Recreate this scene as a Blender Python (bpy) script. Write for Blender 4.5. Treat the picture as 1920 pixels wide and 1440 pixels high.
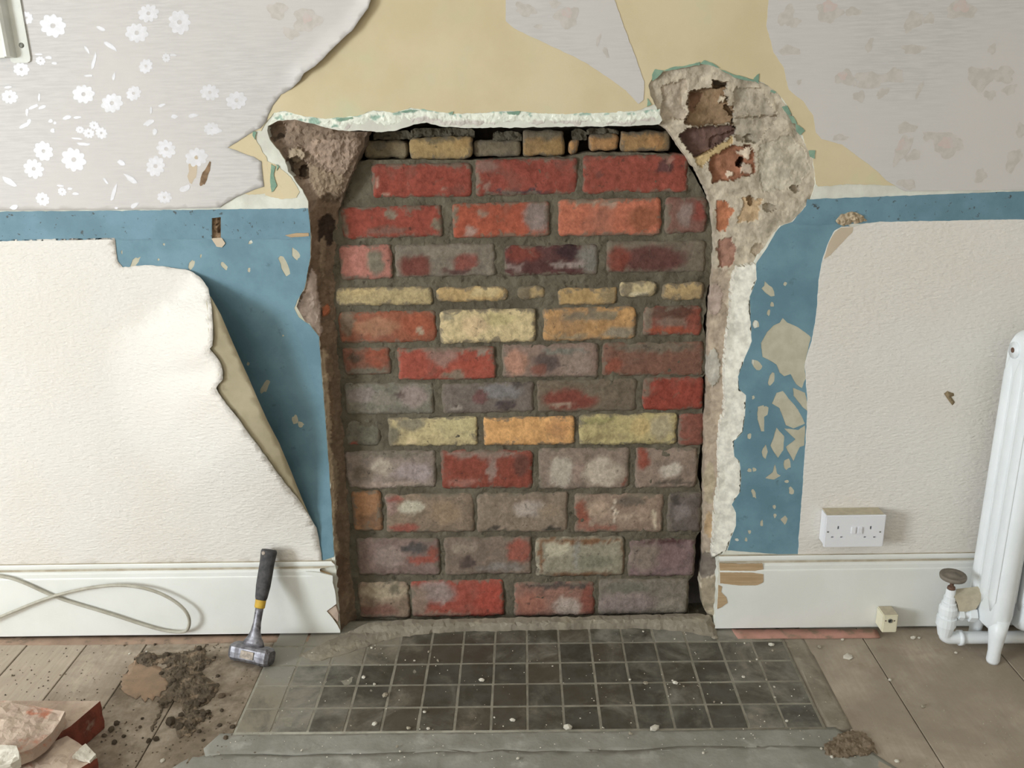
import bpy, bmesh, math, random
import numpy as np
from mathutils import Vector, Matrix, noise
from mathutils.geometry import delaunay_2d_cdt

for o in list(bpy.data.objects): bpy.data.objects.remove(o)
SC = bpy.context.scene
COL = SC.collection
random.seed(7)

# ------------------------------------------------------------------ camera
FPX, PITCH, YAW, ROLL = 1665.0, 0.315143, 0.017206, -0.021361
CD, CH = 1.9437, 1.2892                       # distance to the chimney wall, height above floor
cp, sp, cy_, sy_ = math.cos(PITCH), math.sin(PITCH), math.cos(YAW), math.sin(YAW)
FW = Vector((-sy_*cp, cy_*cp, -sp)); RT0 = Vector((cy_, sy_, 0)); UP0 = RT0.cross(FW)
RT = math.cos(ROLL)*RT0 + math.sin(ROLL)*UP0
UP = -math.sin(ROLL)*RT0 + math.cos(ROLL)*UP0
CAM = Vector((0, -CD, CH))
cd = bpy.data.cameras.new('camera'); cam = bpy.data.objects.new('camera', cd); COL.objects.link(cam)
cd.sensor_fit = 'HORIZONTAL'; cd.sensor_width = 36; cd.lens = FPX/1920*36; cd.clip_start = 0.01
mw = Matrix.Identity(4)
for i in range(3):
    mw[i][0] = RT[i]; mw[i][1] = UP[i]; mw[i][2] = -FW[i]; mw[i][3] = CAM[i]
cam.matrix_world = mw
SC.camera = cam

# ------------------------------------------------------------------ light and exposure
SC.view_settings.view_transform = 'Standard'; SC.view_settings.look = 'None'
SC.view_settings.gamma = 1; SC.view_settings.use_curve_mapping = False
SC.view_settings.exposure = -0.09
W = bpy.data.worlds.new('sky'); SC.world = W; W.use_nodes = True
W.node_tree.nodes['Background'].inputs[0].default_value = (0.75, 0.85, 1, 1)
W.node_tree.nodes['Background'].inputs[1].default_value = 1.0

def area(name, loc, rot, sx, sy, power, col):
    l = bpy.data.lights.new(name, 'AREA'); l.shape = 'RECTANGLE'; l.size = sx; l.size_y = sy
    l.energy = power; l.color = col
    o = bpy.data.objects.new(name, l); o.location = loc; o.rotation_euler = rot; COL.objects.link(o)
    return o
# daylight entering by the window in the left wall: the hammer, flap and socket all throw their shadow to the right
area('window_left_offscreen', (-3.46, -2.40, 1.15), (0, math.radians(-90), 0), 1.2, 1.1, 166, (.88, .95, 1.0))

# ------------------------------------------------------------------ helpers
def ray(px, py): return FW + RT*((px-960)/FPX) + UP*((720-py)/FPX)
def PW(px, py, y=0.0):
    d = ray(px, py); return CAM + d*((CD+y)/d.y)
def PF(px, py, z=0.0):
    d = ray(px, py); return CAM + d*((z-CH)/d.z)
def WP(v):
    d = Vector(v)-CAM; t = d.dot(FW); return (960+FPX*d.dot(RT)/t, 720-FPX*d.dot(UP)/t)
def L1(c):
    c /= 255.0
    return c/12.92 if c <= .04045 else ((c+.055)/1.055)**2.4
def S(r, g, b, k=1.0): return (L1(r)*k, L1(g)*k, L1(b)*k, 1)
def sstep(a, b, x):
    t = min(1, max(0, (x-a)/(b-a))); return t*t*(3-2*t)
def fbm(x, y, z=0.0, o=4): return noise.fractal(Vector((x, y, z)), 1.0, 2.0, o)   # about -1..1

def tag(o, label=None, cat=None, group=None, kind=None):
    if label: o['label'] = label
    if cat: o['category'] = cat
    if group: o['group'] = group
    if kind: o['kind'] = kind
    return o
def link(name, me, mat=None, parent=None):
    o = bpy.data.objects.new(name, me); COL.objects.link(o)
    if mat is not None:
        for m in (mat if isinstance(mat, (list, tuple)) else [mat]): me.materials.append(m)
    if parent is not None: o.parent = parent
    return o
def empty(name, loc=(0, 0, 0)):
    o = bpy.data.objects.new(name, None); o.empty_display_size = .05; o.location = loc; COL.objects.link(o); return o
def put(o, parent):
    """parent keeping the world position (parents here are only translated)"""
    o.parent = parent
    o.location = Vector(o.location)-Vector(parent.location)
    return o
def mesh(name, vs, fs, smooth=False):
    me = bpy.data.meshes.new(name); me.from_pydata([tuple(v) for v in vs], [], fs)
    me.validate(); me.update()
    if smooth: me.polygons.foreach_set('use_smooth', [True]*len(me.polygons))
    return me
def bm_mesh(name, bm, smooth=False, recalc=True):
    if recalc: bmesh.ops.recalc_face_normals(bm, faces=bm.faces)
    me = bpy.data.meshes.new(name); bm.to_mesh(me); bm.free()
    if smooth: me.polygons.foreach_set('use_smooth', [True]*len(me.polygons))
    return me

def jag(poly, amp=2.0, step=6.0, seed=0.0, closed=True, fr=0.06):
    """subdivide a traced outline and roughen it"""
    out = []; n = len(poly)
    for i in range(n if closed else n-1):
        a = poly[i]; b = poly[(i+1) % n]
        dx, dy = b[0]-a[0], b[1]-a[1]; L = math.hypot(dx, dy)
        off = not (-60 < a[0] < 1980 and -60 < a[1] < 1500) or not (-60 < b[0] < 1980 and -60 < b[1] < 1500)
        k = max(1, int(L/step)) if not off else max(1, int(L/60))
        for j in range(k):
            t = j/k; x, y = a[0]+dx*t, a[1]+dy*t
            if L > 0 and amp > 0:
                d = amp*(fbm(x*fr, y*fr, seed+3.1, 3)+.6*fbm(x*fr*3.3, y*fr*3.3, seed+9.7, 2))
                x += -dy/L*d; y += dx/L*d
            out.append((x, y))
    if not closed: out.append(poly[-1])
    return out
def pip(P, poly):
    """points inside polygon, P is n x 2"""
    poly = np.asarray(poly, float); x, y = P[:, 0], P[:, 1]; ins = np.zeros(len(P), bool)
    x0, y0 = poly[:, 0], poly[:, 1]; x1, y1 = np.roll(x0, -1), np.roll(y0, -1)
    for a, b, c, d in zip(x0, y0, x1, y1):
        if b == d: continue
        k = ((b > y) != (d > y))
        ins ^= k & (x < (c-a)*(y-b)/(d-b)+a)
    return ins
def pdist(P, line, closed=False):
    """distance of points to a polyline"""
    line = np.asarray(line, float)
    if closed: line = np.vstack([line, line[:1]])
    best = np.full(len(P), 1e9)
    for a, b in zip(line[:-1], line[1:]):
        d = b-a; L2 = (d*d).sum()+1e-12
        t = np.clip(((P-a)@d)/L2, 0, 1)
        q = a+t[:, None]*d
        best = np.minimum(best, np.hypot(*(P-q).T))
    return best
def fill(outline, holes=(), step=None, rng=None):
    """triangulate an outline with holes; optional jittered inner points.  Returns points, triangles."""
    pts = []; edges = []
    for loop in [outline]+list(holes):
        s = len(pts); n = len(loop)
        pts += [(float(p[0]), float(p[1])) for p in loop]
        edges += [(s+i, s+(i+1) % n) for i in range(n)]
    if step:
        rng = rng or np.random.default_rng(3)
        o = np.array(outline); lo = o.min(0); hi = o.max(0)
        gx, gy = np.meshgrid(np.arange(lo[0], hi[0], step), np.arange(lo[1], hi[1], step))
        G = np.stack([gx.ravel(), gy.ravel()], 1)+rng.uniform(-.35, .35, (gx.size, 2))*step
        k = pip(G, outline)
        for h in holes: k &= ~pip(G, h)
        G = G[k]
        for loop in [outline]+list(holes): G = G[pdist(G, loop, True) > step*.45]
        pts += [tuple(g) for g in G]
    r = delaunay_2d_cdt([Vector(p) for p in pts], edges, [], 0, 1e-4)
    V = np.array([(v.x, v.y) for v in r[0]]); T = np.array([f for f in r[2]])
    cen = V[T].mean(1); k = pip(cen, outline)
    for h in holes: k &= ~pip(cen, h)
    return V, T[k]
def patch(name, outline, mat, parent=None, holes=(), y=0.0, step=None, back=0.001, color=None, smooth=False, place=None):
    """a piece of wall traced in the photograph: unprojected to depth y (number or function of px array), with a rim going back"""
    V, T = fill(outline, holes, step)
    ys = y(V) if callable(y) else np.full(len(V), y)
    vs = [PW(v[0], v[1], d) for v, d in zip(V, ys)] if place is None else [place(v) for v in V]
    fs = []
    for t in T:
        a, b, c = (vs[i] for i in t)
        nrm = (b-a).cross(c-a)
        fs.append(tuple(t) if (nrm.y < 0 if place is None else nrm.z > 0) else (t[0], t[2], t[1]))
    cnt = {}
    for f in fs:
        for i in range(3):
            e = (f[i], f[(i+1) % 3]); cnt[e] = 1
    bnd = [e for e in cnt if (e[1], e[0]) not in cnt]
    idx = {}; n0 = len(vs)
    if back:
        for e in bnd:
            for i in e:
                if i not in idx:
                    idx[i] = len(vs)
                    vs.append(vs[i]+(Vector((0, back, 0)) if place is None else Vector((0, 0, -back))))
        for a, b in bnd: fs.append((b, a, idx[a], idx[b]))
    me = mesh(name, vs, fs, smooth)
    if color is not None:
        C = color(V)
        at = me.color_attributes.new('Col', 'FLOAT_COLOR', 'POINT')
        src = {v: k for k, v in idx.items()}
        for i in range(len(vs)):
            c = C[i if i < n0 else src[i]]; at.data[i].color = (c[0], c[1], c[2], 1)
    return link(name, me, mat, parent)

# ------------------------------------------------------------------ materials
class NT:
    def __init__(s, name):
        s.m = bpy.data.materials.new(name); s.m.use_nodes = True; s.t = s.m.node_tree; s.n = s.t.nodes
        s.b = s.n['Principled BSDF']; s.tc = s.n.new('ShaderNodeTexCoord')
    def mapping(s, scale=(1, 1, 1), rot=(0, 0, 0), src=None):
        m = s.n.new('ShaderNodeMapping'); m.inputs['Scale'].default_value = scale; m.inputs['Rotation'].default_value = rot
        s.t.links.new(src or s.tc.outputs['Object'], m.inputs['Vector']); return m.outputs[0]
    def noise(s, scale, detail=4, rough=.55, vec=None, dist=0.0):
        q = s.n.new('ShaderNodeTexNoise'); q.inputs['Scale'].default_value = scale; q.inputs['Detail'].default_value = detail
        q.inputs['Roughness'].default_value = rough; q.inputs['Distortion'].default_value = dist
        s.t.links.new(vec or s.tc.outputs['Object'], q.inputs['Vector']); return q.outputs['Fac']
    def ramp(s, fac, a, b):
        r = s.n.new('ShaderNodeMapRange'); r.interpolation_type = 'SMOOTHSTEP'
        r.inputs['From Min'].default_value = a; r.inputs['From Max'].default_value = b
        s.t.links.new(fac, r.inputs['Value']); return r.outputs[0]
    def math(s, op, a, b=None):
        q = s.n.new('ShaderNodeMath'); q.operation = op
        for i, v in enumerate((a, b)):
            if v is None: continue
            if isinstance(v, (int, float)): q.inputs[i].default_value = v
            else: s.t.links.new(v, q.inputs[i])
        return q.outputs[0]
    def mix(s, fac, a, b, mode='MIX'):
        q = s.n.new('ShaderNodeMix'); q.data_type = 'RGBA'; q.blend_type = mode
        for i, v in ((0, fac), (6, a), (7, b)):
            if isinstance(v, (int, float)): q.inputs[i].default_value = v
            elif isinstance(v, tuple): q.inputs[i].default_value = v
            else: s.t.links.new(v, q.inputs[i])
        return q.outputs[2]
    def col(s, v):
        if isinstance(v, tuple): s.b.inputs['Base Color'].default_value = v
        else: s.t.links.new(v, s.b.inputs['Base Color'])
    def set(s, rough=.8, metal=0, spec=.3):
        s.b.inputs['Roughness'].default_value = rough; s.b.inputs['Metallic'].default_value = metal
        s.b.inputs['Specular IOR Level'].default_value = spec
    def bump(s, h, strength=.3, dist=.002):
        q = s.n.new('ShaderNodeBump'); q.inputs['Strength'].default_value = strength; q.inputs['Distance'].default_value = dist
        s.t.links.new(h, q.inputs['Height']); s.t.links.new(q.outputs[0], s.b.inputs['Normal'])
    def attr(s, name, kind='GEOMETRY', out='Color'):
        q = s.n.new('ShaderNodeAttribute'); q.attribute_name = name; q.attribute_type = kind; return q.outputs[out]

def simple(name, c1, c2=None, scale=12, rough=.8, metal=0, bump=0, bscale=60, spec=.3, lo=.35, hi=.65, c3=None, s3=40, lo3=.6, hi3=.7, stretch=None, bdist=.002):
    k = NT(name); v = k.mapping(stretch) if stretch else None
    c = c1
    if c2: c = k.mix(k.ramp(k.noise(scale, 5, .6, v), lo, hi), c1, c2)
    if c3: c = k.mix(k.ramp(k.noise(s3, 4, .6, v), lo3, hi3), c, c3)
    k.col(c); k.set(rough, metal, spec)
    if bump: k.bump(k.noise(bscale, 5, .6, v), bump, bdist)
    return k.m
def vcolmat(name, var=.25, scale=120, bump=.5, rough=.9, bdist=.003):
    k = NT(name); a = k.attr('Col')
    n = k.noise(scale, 6, .55)
    dk = k.mix(1.0, a, (1-var*1.2, 1-var*1.25, 1-var*1.3, 1), 'MULTIPLY')
    lt = k.mix(1.0, a, (1+var, 1+var, 1+var, 1), 'MULTIPLY')
    k.col(k.mix(k.ramp(n, .3, .7), dk, lt)); k.set(rough, 0, .15); k.bump(n, bump, bdist); return k.m

M = {}
M['plaster'] = simple('white_plaster', S(226, 226, 214), S(206, 204, 192), 14, .9, bump=.5, bscale=50)
M['yellow'] = simple('yellow_lining', S(214, 198, 164), S(206, 190, 154), 5, .85, bump=.05, bscale=200, c3=S(202, 200, 166), s3=3.5, lo3=.52, hi3=.72)
M['blue'] = simple('blue_paint', S(114, 148, 162), S(99, 132, 146), 10, .6, bump=.15, bscale=120, c3=S(86, 112, 122), s3=28, lo3=.62, hi3=.75, spec=.4)
M['blueband'] = simple('blue_band_paint', S(112, 146, 162), S(97, 130, 144), 9, .6, bump=.2, bscale=90, c3=S(74, 84, 86), s3=75, lo3=.62, hi3=.70, spec=.4)
M['flake'] = simple('bare_skim', S(196, 191, 170), S(184, 178, 156), 30, .9, bump=.2, bscale=120)
# floral paper: satin, streaked ground
k = NT('floral_paper'); v = k.mapping((1.2, 1, 14)); g = k.ramp(k.noise(16, 4, .6, v), .3, .7)
c = k.mix(g, S(194, 190, 187), S(207, 203, 200)); c = k.mix(k.ramp(k.noise(2.2, 2), .4, .65), c, S(206, 200, 196))
k.col(c); k.set(.55, 0, .35); k.bump(k.noise(40, 3, .5, k.mapping((1, 1, 8))), .06, .001); M['floral'] = k.m
k = NT('pearl_print'); k.col(k.mix(k.ramp(k.noise(70, 3), .35, .65), S(204, 202, 204), S(212, 210, 214))); k.set(.40, .22, .9); M['pearl'] = k.m
k = NT('faded_print'); k.col(k.mix(k.ramp(k.noise(60, 4), .35, .65), S(192, 184, 176), S(202, 195, 189))); k.set(.6, 0, .3); M['faded'] = k.m
k = NT('faded_pink_print'); k.col(k.mix(k.ramp(k.noise(60, 4), .35, .65), S(204, 186, 179), S(202, 192, 186))); k.set(.6, 0, .3); M['fadedpink'] = k.m
# embossed cream paper of the lower wall
k = NT('embossed_paper'); v = k.mapping((1, 1, 2.6), (0, math.radians(-35), 0))
e = k.math('ADD', k.noise(70, 3, .5, v), k.math('MULTIPLY', k.noise(180, 2, .5), .35))
k.col(k.mix(k.ramp(k.noise(3, 3), .35, .65), S(229, 224, 217), S(226, 220, 211))); k.set(.75, 0, .25); k.bump(e, .8, .003); M['emboss'] = k.m
M['backing'] = simple('paper_backing', S(186, 174, 146), S(172, 160, 132), 12, .9, bump=.1, bscale=100, c3=S(160, 148, 122), s3=20)
M['tornply'] = simple('torn_ply', S(204, 188, 166), S(196, 180, 158), 14, .9)
M['green'] = simple('green_distemper', S(142, 168, 146), S(120, 150, 132), 40, .9)
M['rubble'] = vcolmat('broken_masonry', .16, 60, .45)
M['brokenplaster'] = vcolmat('broken_plaster', .08, 70, .5, .9, .003)
M['void'] = simple('sooty_void', S(100, 88, 76), S(82, 72, 62), 20, .95)
M['mortar'] = simple('grey_mortar', S(106, 99, 84), S(88, 81, 67), 22, .95, bump=.9, bscale=70, c3=S(72, 64, 52), s3=40, lo3=.58, hi3=.72, bdist=.004)
M['white_gloss'] = simple('white_gloss_paint', S(236, 236, 231), S(230, 230, 224), 5, .38, bump=.06, bscale=30, spec=.45)
M['ledge_dust'] = simple('ledge_dust', S(176, 164, 143), S(196, 187, 169), 26, .95, bump=.3)
M['wood_bare'] = simple('bare_softwood', S(192, 166, 132), S(172, 144, 110), 18, .8, bump=.2, bscale=60, stretch=(.4, 1, 6))
M['wood_plug'] = simple('old_wood_plug', S(150, 124, 98), S(108, 86, 66), 60, .9, bump=.5)
M['pink'] = simple('pink_painted_margin', S(186, 138, 124), S(164, 124, 108), 16, .75, bump=.2, c3=S(138, 116, 98), s3=26, lo3=.5, hi3=.66)
M['pinkdirty'] = simple('dusty_brown_margin', S(166, 140, 120), S(146, 122, 104), 16, .85, bump=.2, c3=S(120, 104, 88), s3=30, lo3=.5, hi3=.68)
M['dirt'] = simple('dark_dirt', S(112, 100, 85), S(86, 76, 64), 60, 1, bump=1, bscale=260, spec=.1, c3=S(140, 122, 102), s3=38, lo3=.52, hi3=.66)
M['dirt2'] = simple('brown_dirt', S(140, 124, 105), S(112, 97, 80), 70, 1, bump=1, bscale=220, spec=.1)
M['terra'] = simple('terracotta_dust', S(158, 132, 109), S(142, 122, 102), 30, 1, bump=.3)
M['chip'] = simple('plaster_chip', S(224, 218, 204), S(204, 196, 180), 60, .9, bump=.5, bscale=200)
M['chip2'] = simple('mortar_chip', S(176, 166, 148), S(150, 140, 122), 60, .9, bump=.5, bscale=200)
M['plastic'] = simple('white_plastic', S(232, 232, 236), rough=.3, spec=.5)
M['cream_plastic'] = simple('cream_plastic', S(228, 222, 196), S(222, 216, 190), 30, .4, spec=.5)
M['dusttop'] = simple('dusty_plastic_top', S(200, 189, 166), S(186, 175, 152), 60, .9)
M['screw'] = simple('dull_screw', S(150, 150, 142), S(120, 120, 112), 200, .5, .5)
M['cable'] = simple('grey_white_cable', S(186, 181, 167), S(166, 160, 145), 30, .55, spec=.4)
M['radiator'] = simple('white_radiator_paint', S(240, 243, 245), S(233, 237, 239), 9, .35, bump=.08, bscale=25, spec=.45)
M['rust'] = simple('rusty_chips', S(120, 92, 76), S(86, 64, 54), 90, .9)
M['wheel'] = simple('grey_valve_wheel', S(132, 122, 110), S(112, 104, 94), 40, .7, bump=.2)
M['steel'] = simple('worn_steel', S(140, 138, 142), S(100, 98, 102), 60, .45, .6, bump=.15, bscale=120, c3=S(70, 66, 64), s3=40, lo3=.58, hi3=.7)
M['rubber'] = simple('black_rubber_grip', S(60, 59, 60), S(82, 80, 80), 60, .75, bump=.4, bscale=160, c3=S(120, 114, 106), s3=45, lo3=.66, hi3=.76)
M['yellowband'] = simple('yellow_band', S(206, 168, 62), S(188, 150, 58), 60, .6)
M['paperlabel'] = simple('worn_label', S(186, 172, 158), S(150, 140, 130), 120, .8)
M['bracket'] = simple('painted_bracket', S(222, 222, 214), S(212, 212, 204), 20, .45, spec=.4)
M['room_wall'] = simple('papered_room_wall', S(214, 208, 198), S(206, 200, 190), 3, .85)
M['ceiling'] = simple('white_ceiling', S(236, 234, 228), rough=.9)
# bricks: own colour + mortar smears + soot and lime
k = NT('old_brick'); oi = k.n.new('ShaderNodeObjectInfo')
sd = k.n.new('ShaderNodeVectorMath'); sd.operation = 'ADD'
cx = k.n.new('ShaderNodeCombineXYZ'); rr = k.math('MULTIPLY', oi.outputs['Random'], 40.0)
for i in range(3): k.t.links.new(rr, cx.inputs[i])
k.t.links.new(k.tc.outputs['Object'], sd.inputs[0]); k.t.links.new(cx.outputs[0], sd.inputs[1]); vec = sd.outputs[0]
base = oi.outputs['Color']
n1 = k.noise(34, 6, .66, vec, .7); n2 = k.noise(85, 6, .68, vec); n3 = k.noise(12, 4, .6, vec, .5)
base = k.attr('Col'); edge = k.attr('edge', 'GEOMETRY', 'Fac')
c = k.mix(k.ramp(n2, .22, .78), k.mix(1, base, (.70, .68, .66, 1), 'MULTIPLY'), k.mix(1, base, (1.26, 1.25, 1.24, 1), 'MULTIPLY'))
c = k.mix(k.math('MULTIPLY', k.ramp(n3, .5, .72), .35), c, S(112, 96, 86))
c = k.mix(k.math('MULTIPLY', k.ramp(k.math('ADD', n1, k.math('MULTIPLY', edge, .22)), .60, .76), .8), c, S(116, 107, 93))
c = k.mix(k.math('MULTIPLY', k.ramp(k.noise(48, 6, .7, vec, .5), .62, .72), .55), c, k.mix(1, base, (1.6, 1.6, 1.65, 1), 'MULTIPLY'))
c = k.mix(k.math('MULTIPLY', k.ramp(k.noise(58, 5, .65, vec), .62, .72), .65), c, S(66, 56, 50))
k.col(c); k.set(.92, 0, .15); k.bump(k.math('ADD', n2, k.math('MULTIPLY', n1, .8)), .8, .003); M['brick'] = k.m
# loose bricks and mortar on the floor (same clay, no object colour)
M['loosebrick'] = simple('loose_brick_red', S(138, 74, 58), S(112, 62, 50), 40, .95, bump=.8, bscale=120, c3=S(150, 120, 104), s3=22, lo3=.58, hi3=.7)
M['loosemortar'] = simple('mortar_covered_brick', S(196, 176, 158), S(178, 156, 140), 24, .95, bump=.8, bscale=110, c3=S(186, 124, 100), s3=18, lo3=.56, hi3=.7)
# hearth tiles: black-green glaze under grey dust
k = NT('hearth_tile'); oi = k.n.new('ShaderNodeObjectInfo'); geo = k.n.new('ShaderNodeNewGeometry'); pos = geo.outputs['Position']
c = k.mix(k.ramp(k.noise(22, 4, .6, pos), .35, .65), S(84, 82, 75), S(68, 64, 55))
c = k.mix(k.math('MULTIPLY', oi.outputs['Random'], .6), c, S(90, 80, 66))
dust = k.attr('dust', 'OBJECT', 'Fac')
dm = k.math('ADD', k.math('ADD', k.math('MULTIPLY', k.noise(8, 6, .65, pos, .9), 1.15), k.math('MULTIPLY', k.noise(60, 4, .7, pos), .25)), k.math('SUBTRACT', dust, .76))
c = k.mix(k.math('MULTIPLY', k.ramp(dm, .34, .82), .95), c, k.mix(k.ramp(k.noise(4, 3, .5, pos), .4, .6), S(146, 138, 122), S(148, 144, 133)))
k.col(c); k.set(.62, 0, .35); k.t.links.new(k.math('ADD', k.math('MULTIPLY', k.ramp(dm, .4, .8), .35), .48), k.b.inputs['Roughness'])
k.bump(k.noise(90, 4, .6, pos), .25, .0015); M['tile'] = k.m
M['grout'] = simple('dusty_grout', S(152, 147, 132), S(132, 127, 113), 30, .95, bump=.4)
M['concrete'] = simple('dusty_concrete', S(152, 149, 140), S(136, 133, 123), 9, .92, bump=.6, bscale=70, c3=S(166, 163, 154), s3=14, lo3=.56, hi3=.72)
M['screed'] = simple('cement_screed', S(148, 139, 124), S(130, 121, 106), 14, .95, bump=.7, bscale=60, c3=S(158, 148, 130), s3=20, lo3=.55, hi3=.7)
k = NT('floorboard'); v = k.mapping((9, .8, 1)); gr = k.noise(14, 5, .6, v)
geo = k.n.new('ShaderNodeNewGeometry'); pos = geo.outputs['Position']
c = k.mix(k.ramp(gr, .3, .7), S(198, 184, 166), S(184, 168, 150))
c = k.mix(k.math('MULTIPLY', k.attr('dirt', 'OBJECT', 'Fac'), k.ramp(k.noise(5, 5, .6, pos, .3), .25, .6)), c, S(160, 147, 130))
c = k.mix(k.math('MULTIPLY', k.attr('dirt', 'OBJECT', 'Fac'), k.ramp(k.noise(7, 4, .6, pos), .55, .8)), c, S(140, 122, 108))
c = k.mix(k.math('MULTIPLY', k.attr('soil', 'OBJECT', 'Fac'), k.ramp(k.math('ADD', k.noise(6, 5, .65, pos, .4), k.math('MULTIPLY', k.noise(45, 4, .7, pos), .4)), .48, .82)), c, k.mix(k.ramp(k.noise(18, 5, .6, pos), .35, .65), S(134, 119, 101), S(112, 99, 84)))
k.col(c); k.set(.8, 0, .25); k.bump(k.math('ADD', gr, k.math('MULTIPLY', k.noise(80, 4, .6, pos), .6)), .25, .0015); M['board'] = k.m
M['subfloor'] = simple('dark_subfloor', S(74, 64, 54), rough=.95)

# ================================================================== room shell
XL, XR, YB, ZC = -3.4, 1.75, -3.9, 2.45
def slab(name, lo, hi, mat, kind='structure', parent=None):
    bm = bmesh.new(); bmesh.ops.create_cube(bm, size=1)
    for v in bm.verts:
        v.co = Vector([(lo[i]+hi[i])/2+v.co[i]*(hi[i]-lo[i]) for i in range(3)])
    o = link(name, bm_mesh(name, bm), mat, parent)
    if kind: o['kind'] = kind
    return o
def wall_with_hole(name, axis, c, thick, u0, u1, z0, z1, hu0, hu1, hz0, hz1, mat):
    bm = bmesh.new()
    for (a, b, e, f) in ((u0, hu0, z0, z1), (hu1, u1, z0, z1), (hu0, hu1, z0, hz0), (hu0, hu1, hz1, z1)):
        r = bmesh.ops.create_cube(bm, size=1)
        for v in r['verts']:
            u = (a+b)/2+v.co.x*(b-a); w = c+(v.co.y)*thick; z = (e+f)/2+v.co.z*(f-e)
            v.co = Vector((w, u, z)) if axis == 'x' else Vector((u, w, z))
    o = link(name, bm_mesh(name, bm), mat); o['kind'] = 'structure'; return o
wall_with_hole('wall_left', 'x', XL-.06, .12, YB-.1, .3, -.1, ZC, -3.0, -1.8, .5, 1.8, M['room_wall'])
slab('wall_rear', (XL-.2, YB-.12, -.1), (XR+.2, YB, ZC), M['room_wall'])
slab('wall_right', (XR, YB-.1, -.1), (XR+.12, .3, ZC), M['room_wall'])
slab('ceiling', (XL-.2, YB-.2, ZC), (XR+.2, .4, ZC+.1), M['ceiling'])
def window(name, axis, c, u0, u1, z0, z1):
    w = empty(name, (c, (u0+u1)/2, z0) if axis == 'x' else ((u0+u1)/2, c, z0)); w['kind'] = 'structure'
    def bar(n, a, b, e, f):
        o = slab(n, (c-.03, a, e) if axis == 'x' else (a, c-.03, e), (c+.03, b, f) if axis == 'x' else (b, c+.03, f), M['white_gloss'], None)
        put(o, w)
    t = .05
    bar('frame_stile', u0, u0+t, z0, z1); bar('frame_stile', u1-t, u1, z0, z1)
    bar('frame_rail', u0+t, u1-t, z0, z0+t); bar('frame_rail', u0+t, u1-t, z1-t, z1)
    bar('meeting_rail', u0+t, u1-t, (z0+z1)/2-.02, (z0+z1)/2+.02)
window('window_1', 'x', XL-.03, -3.0, -1.8, .5, 1.8)

# ================================================================== chimney wall: plaster coat with the broken opening
wall = empty('wall_back', (0, 0, 0)); wall['kind'] = 'structure'
def rim(pts): return [tuple(map(float, p)) for p in pts]
OUT_L = rim([(642,1215),(638,1182),(633,1120),(628,1050),(622,960),(617,880),(611,800),(605,720),(600,650),(598,632),(580,608),(560,595),(551,578),(558,563),(571,540),(577,508),(582,482),(583,450),(580,410),(577,378),
    (566,356),(552,335),(540,322),(534,300),(522,282),(506,262),(501,245),(503,236),(520,226),(552,224),(590,233),(622,242)])
LIN = rim([(655,245),(690,245),(722,248),(752,241),(775,234),(800,230),(832,238),(880,240),(940,239),(1000,239),(1060,238),(1120,237),(1180,236),(1236,233)])
OUT_R = rim([(1240,226),(1236,212),(1228,196),(1219,180),(1217,160),(1224,146),(1240,136),(1262,128),(1290,124),(1318,118),(1338,124),(1352,132),(1380,141),(1418,150),(1440,160),(1462,178),(1478,200),(1492,228),(1503,252),(1512,275),(1523,292),(1528,320),(1529,345),(1524,362),(1518,378),(1506,396),(1486,416),(1464,424),(1454,436),(1436,468),(1418,494),(1419,524),(1406,556),(1407,592),(1410,640),(1398,668),(1384,706),(1386,730),(1399,741),(1397,780),(1393,810),(1376,828),(1377,856),(1387,864),(1390,896),(1388,922),(1372,946),(1380,962),(1380,986),(1370,1012),(1362,1032),(1346,1052),(1345,1120),(1340,1180),(1342,1215)])
hole = jag(OUT_L, 1.6, 5, 1, False)+jag(LIN, 1.5, 5, 2, False)+jag(OUT_R, 2.2, 5, 3, False)
plugL = rim([(397,409),(414,407),(414,446),(397,447)])
corner = [WP((XL, 0, -.05)), WP((XL, 0, ZC)), WP((XR, 0, ZC)), WP((XR, 0, -.05))]
patch('plaster_coat', corner, M['plaster'], wall, [hole, plugL], 0.0, None, .03)
slab('masonry_core', (XL, .17, -.05), (XR, .3, ZC), M['void'], None, wall)
# masonry behind the plaster left, right and above the opening (only its edges can be seen)
core = lambda n, a, b, c_, d: patch(n, [WP((a, .031, c_)), WP((a, .031, d)), WP((b, .031, d)), WP((b, .031, c_))], M['void'], wall, (), .031, None, .14)
core('masonry_pier', XL, -.50, -.05, ZC); core('masonry_pier', .50, XR, -.05, ZC); core('masonry_lintel', -.50, .50, 1.30, ZC)

# --- left jamb and its brown corner lump
IN_L = rim([(672,1215),(672,1180),(664,1110),(656,1050),(655,960),(650,900),(646,830),(641,760),(638,700),(632,640),(629,570),(630,500),(632,440),(634,396),(642,372),(655,332),(670,298),(682,270),(690,247)])
jl_out = jag(OUT_L, 1.6, 5, 1, False); jl_in = jag(IN_L, 2.5, 5, 5, False)
jl = jl_out+[(655,246)]+jl_in[::-1]
def blobs(V, base, lst, nz=.25, fr=.03):
    """vertex colours: base with traced stains, pieces and a painted lit edge.  lst = (poly, colour, depth)"""
    C = np.tile(np.array(base[:3]), (len(V), 1)); dep = np.zeros(len(V))
    W2 = V+np.array([[4*fbm(x*.05, y*.05, 1.7), 4*fbm(x*.05, y*.05, 8.2)] for x, y in V])
    for poly, colr, d in lst:
        if isinstance(poly, tuple): 
            k = np.hypot((W2[:, 0]-poly[0])/poly[2], (W2[:, 1]-poly[1])/poly[3]) < 1
        else: k = pip(W2, poly)
        C[k] = colr[:3]
        if d: dep[k] += d
    m = np.array([1+nz*fbm(x*fr, y*fr, 4.4) for x, y in V])
    return C*m[:, None], dep
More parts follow.
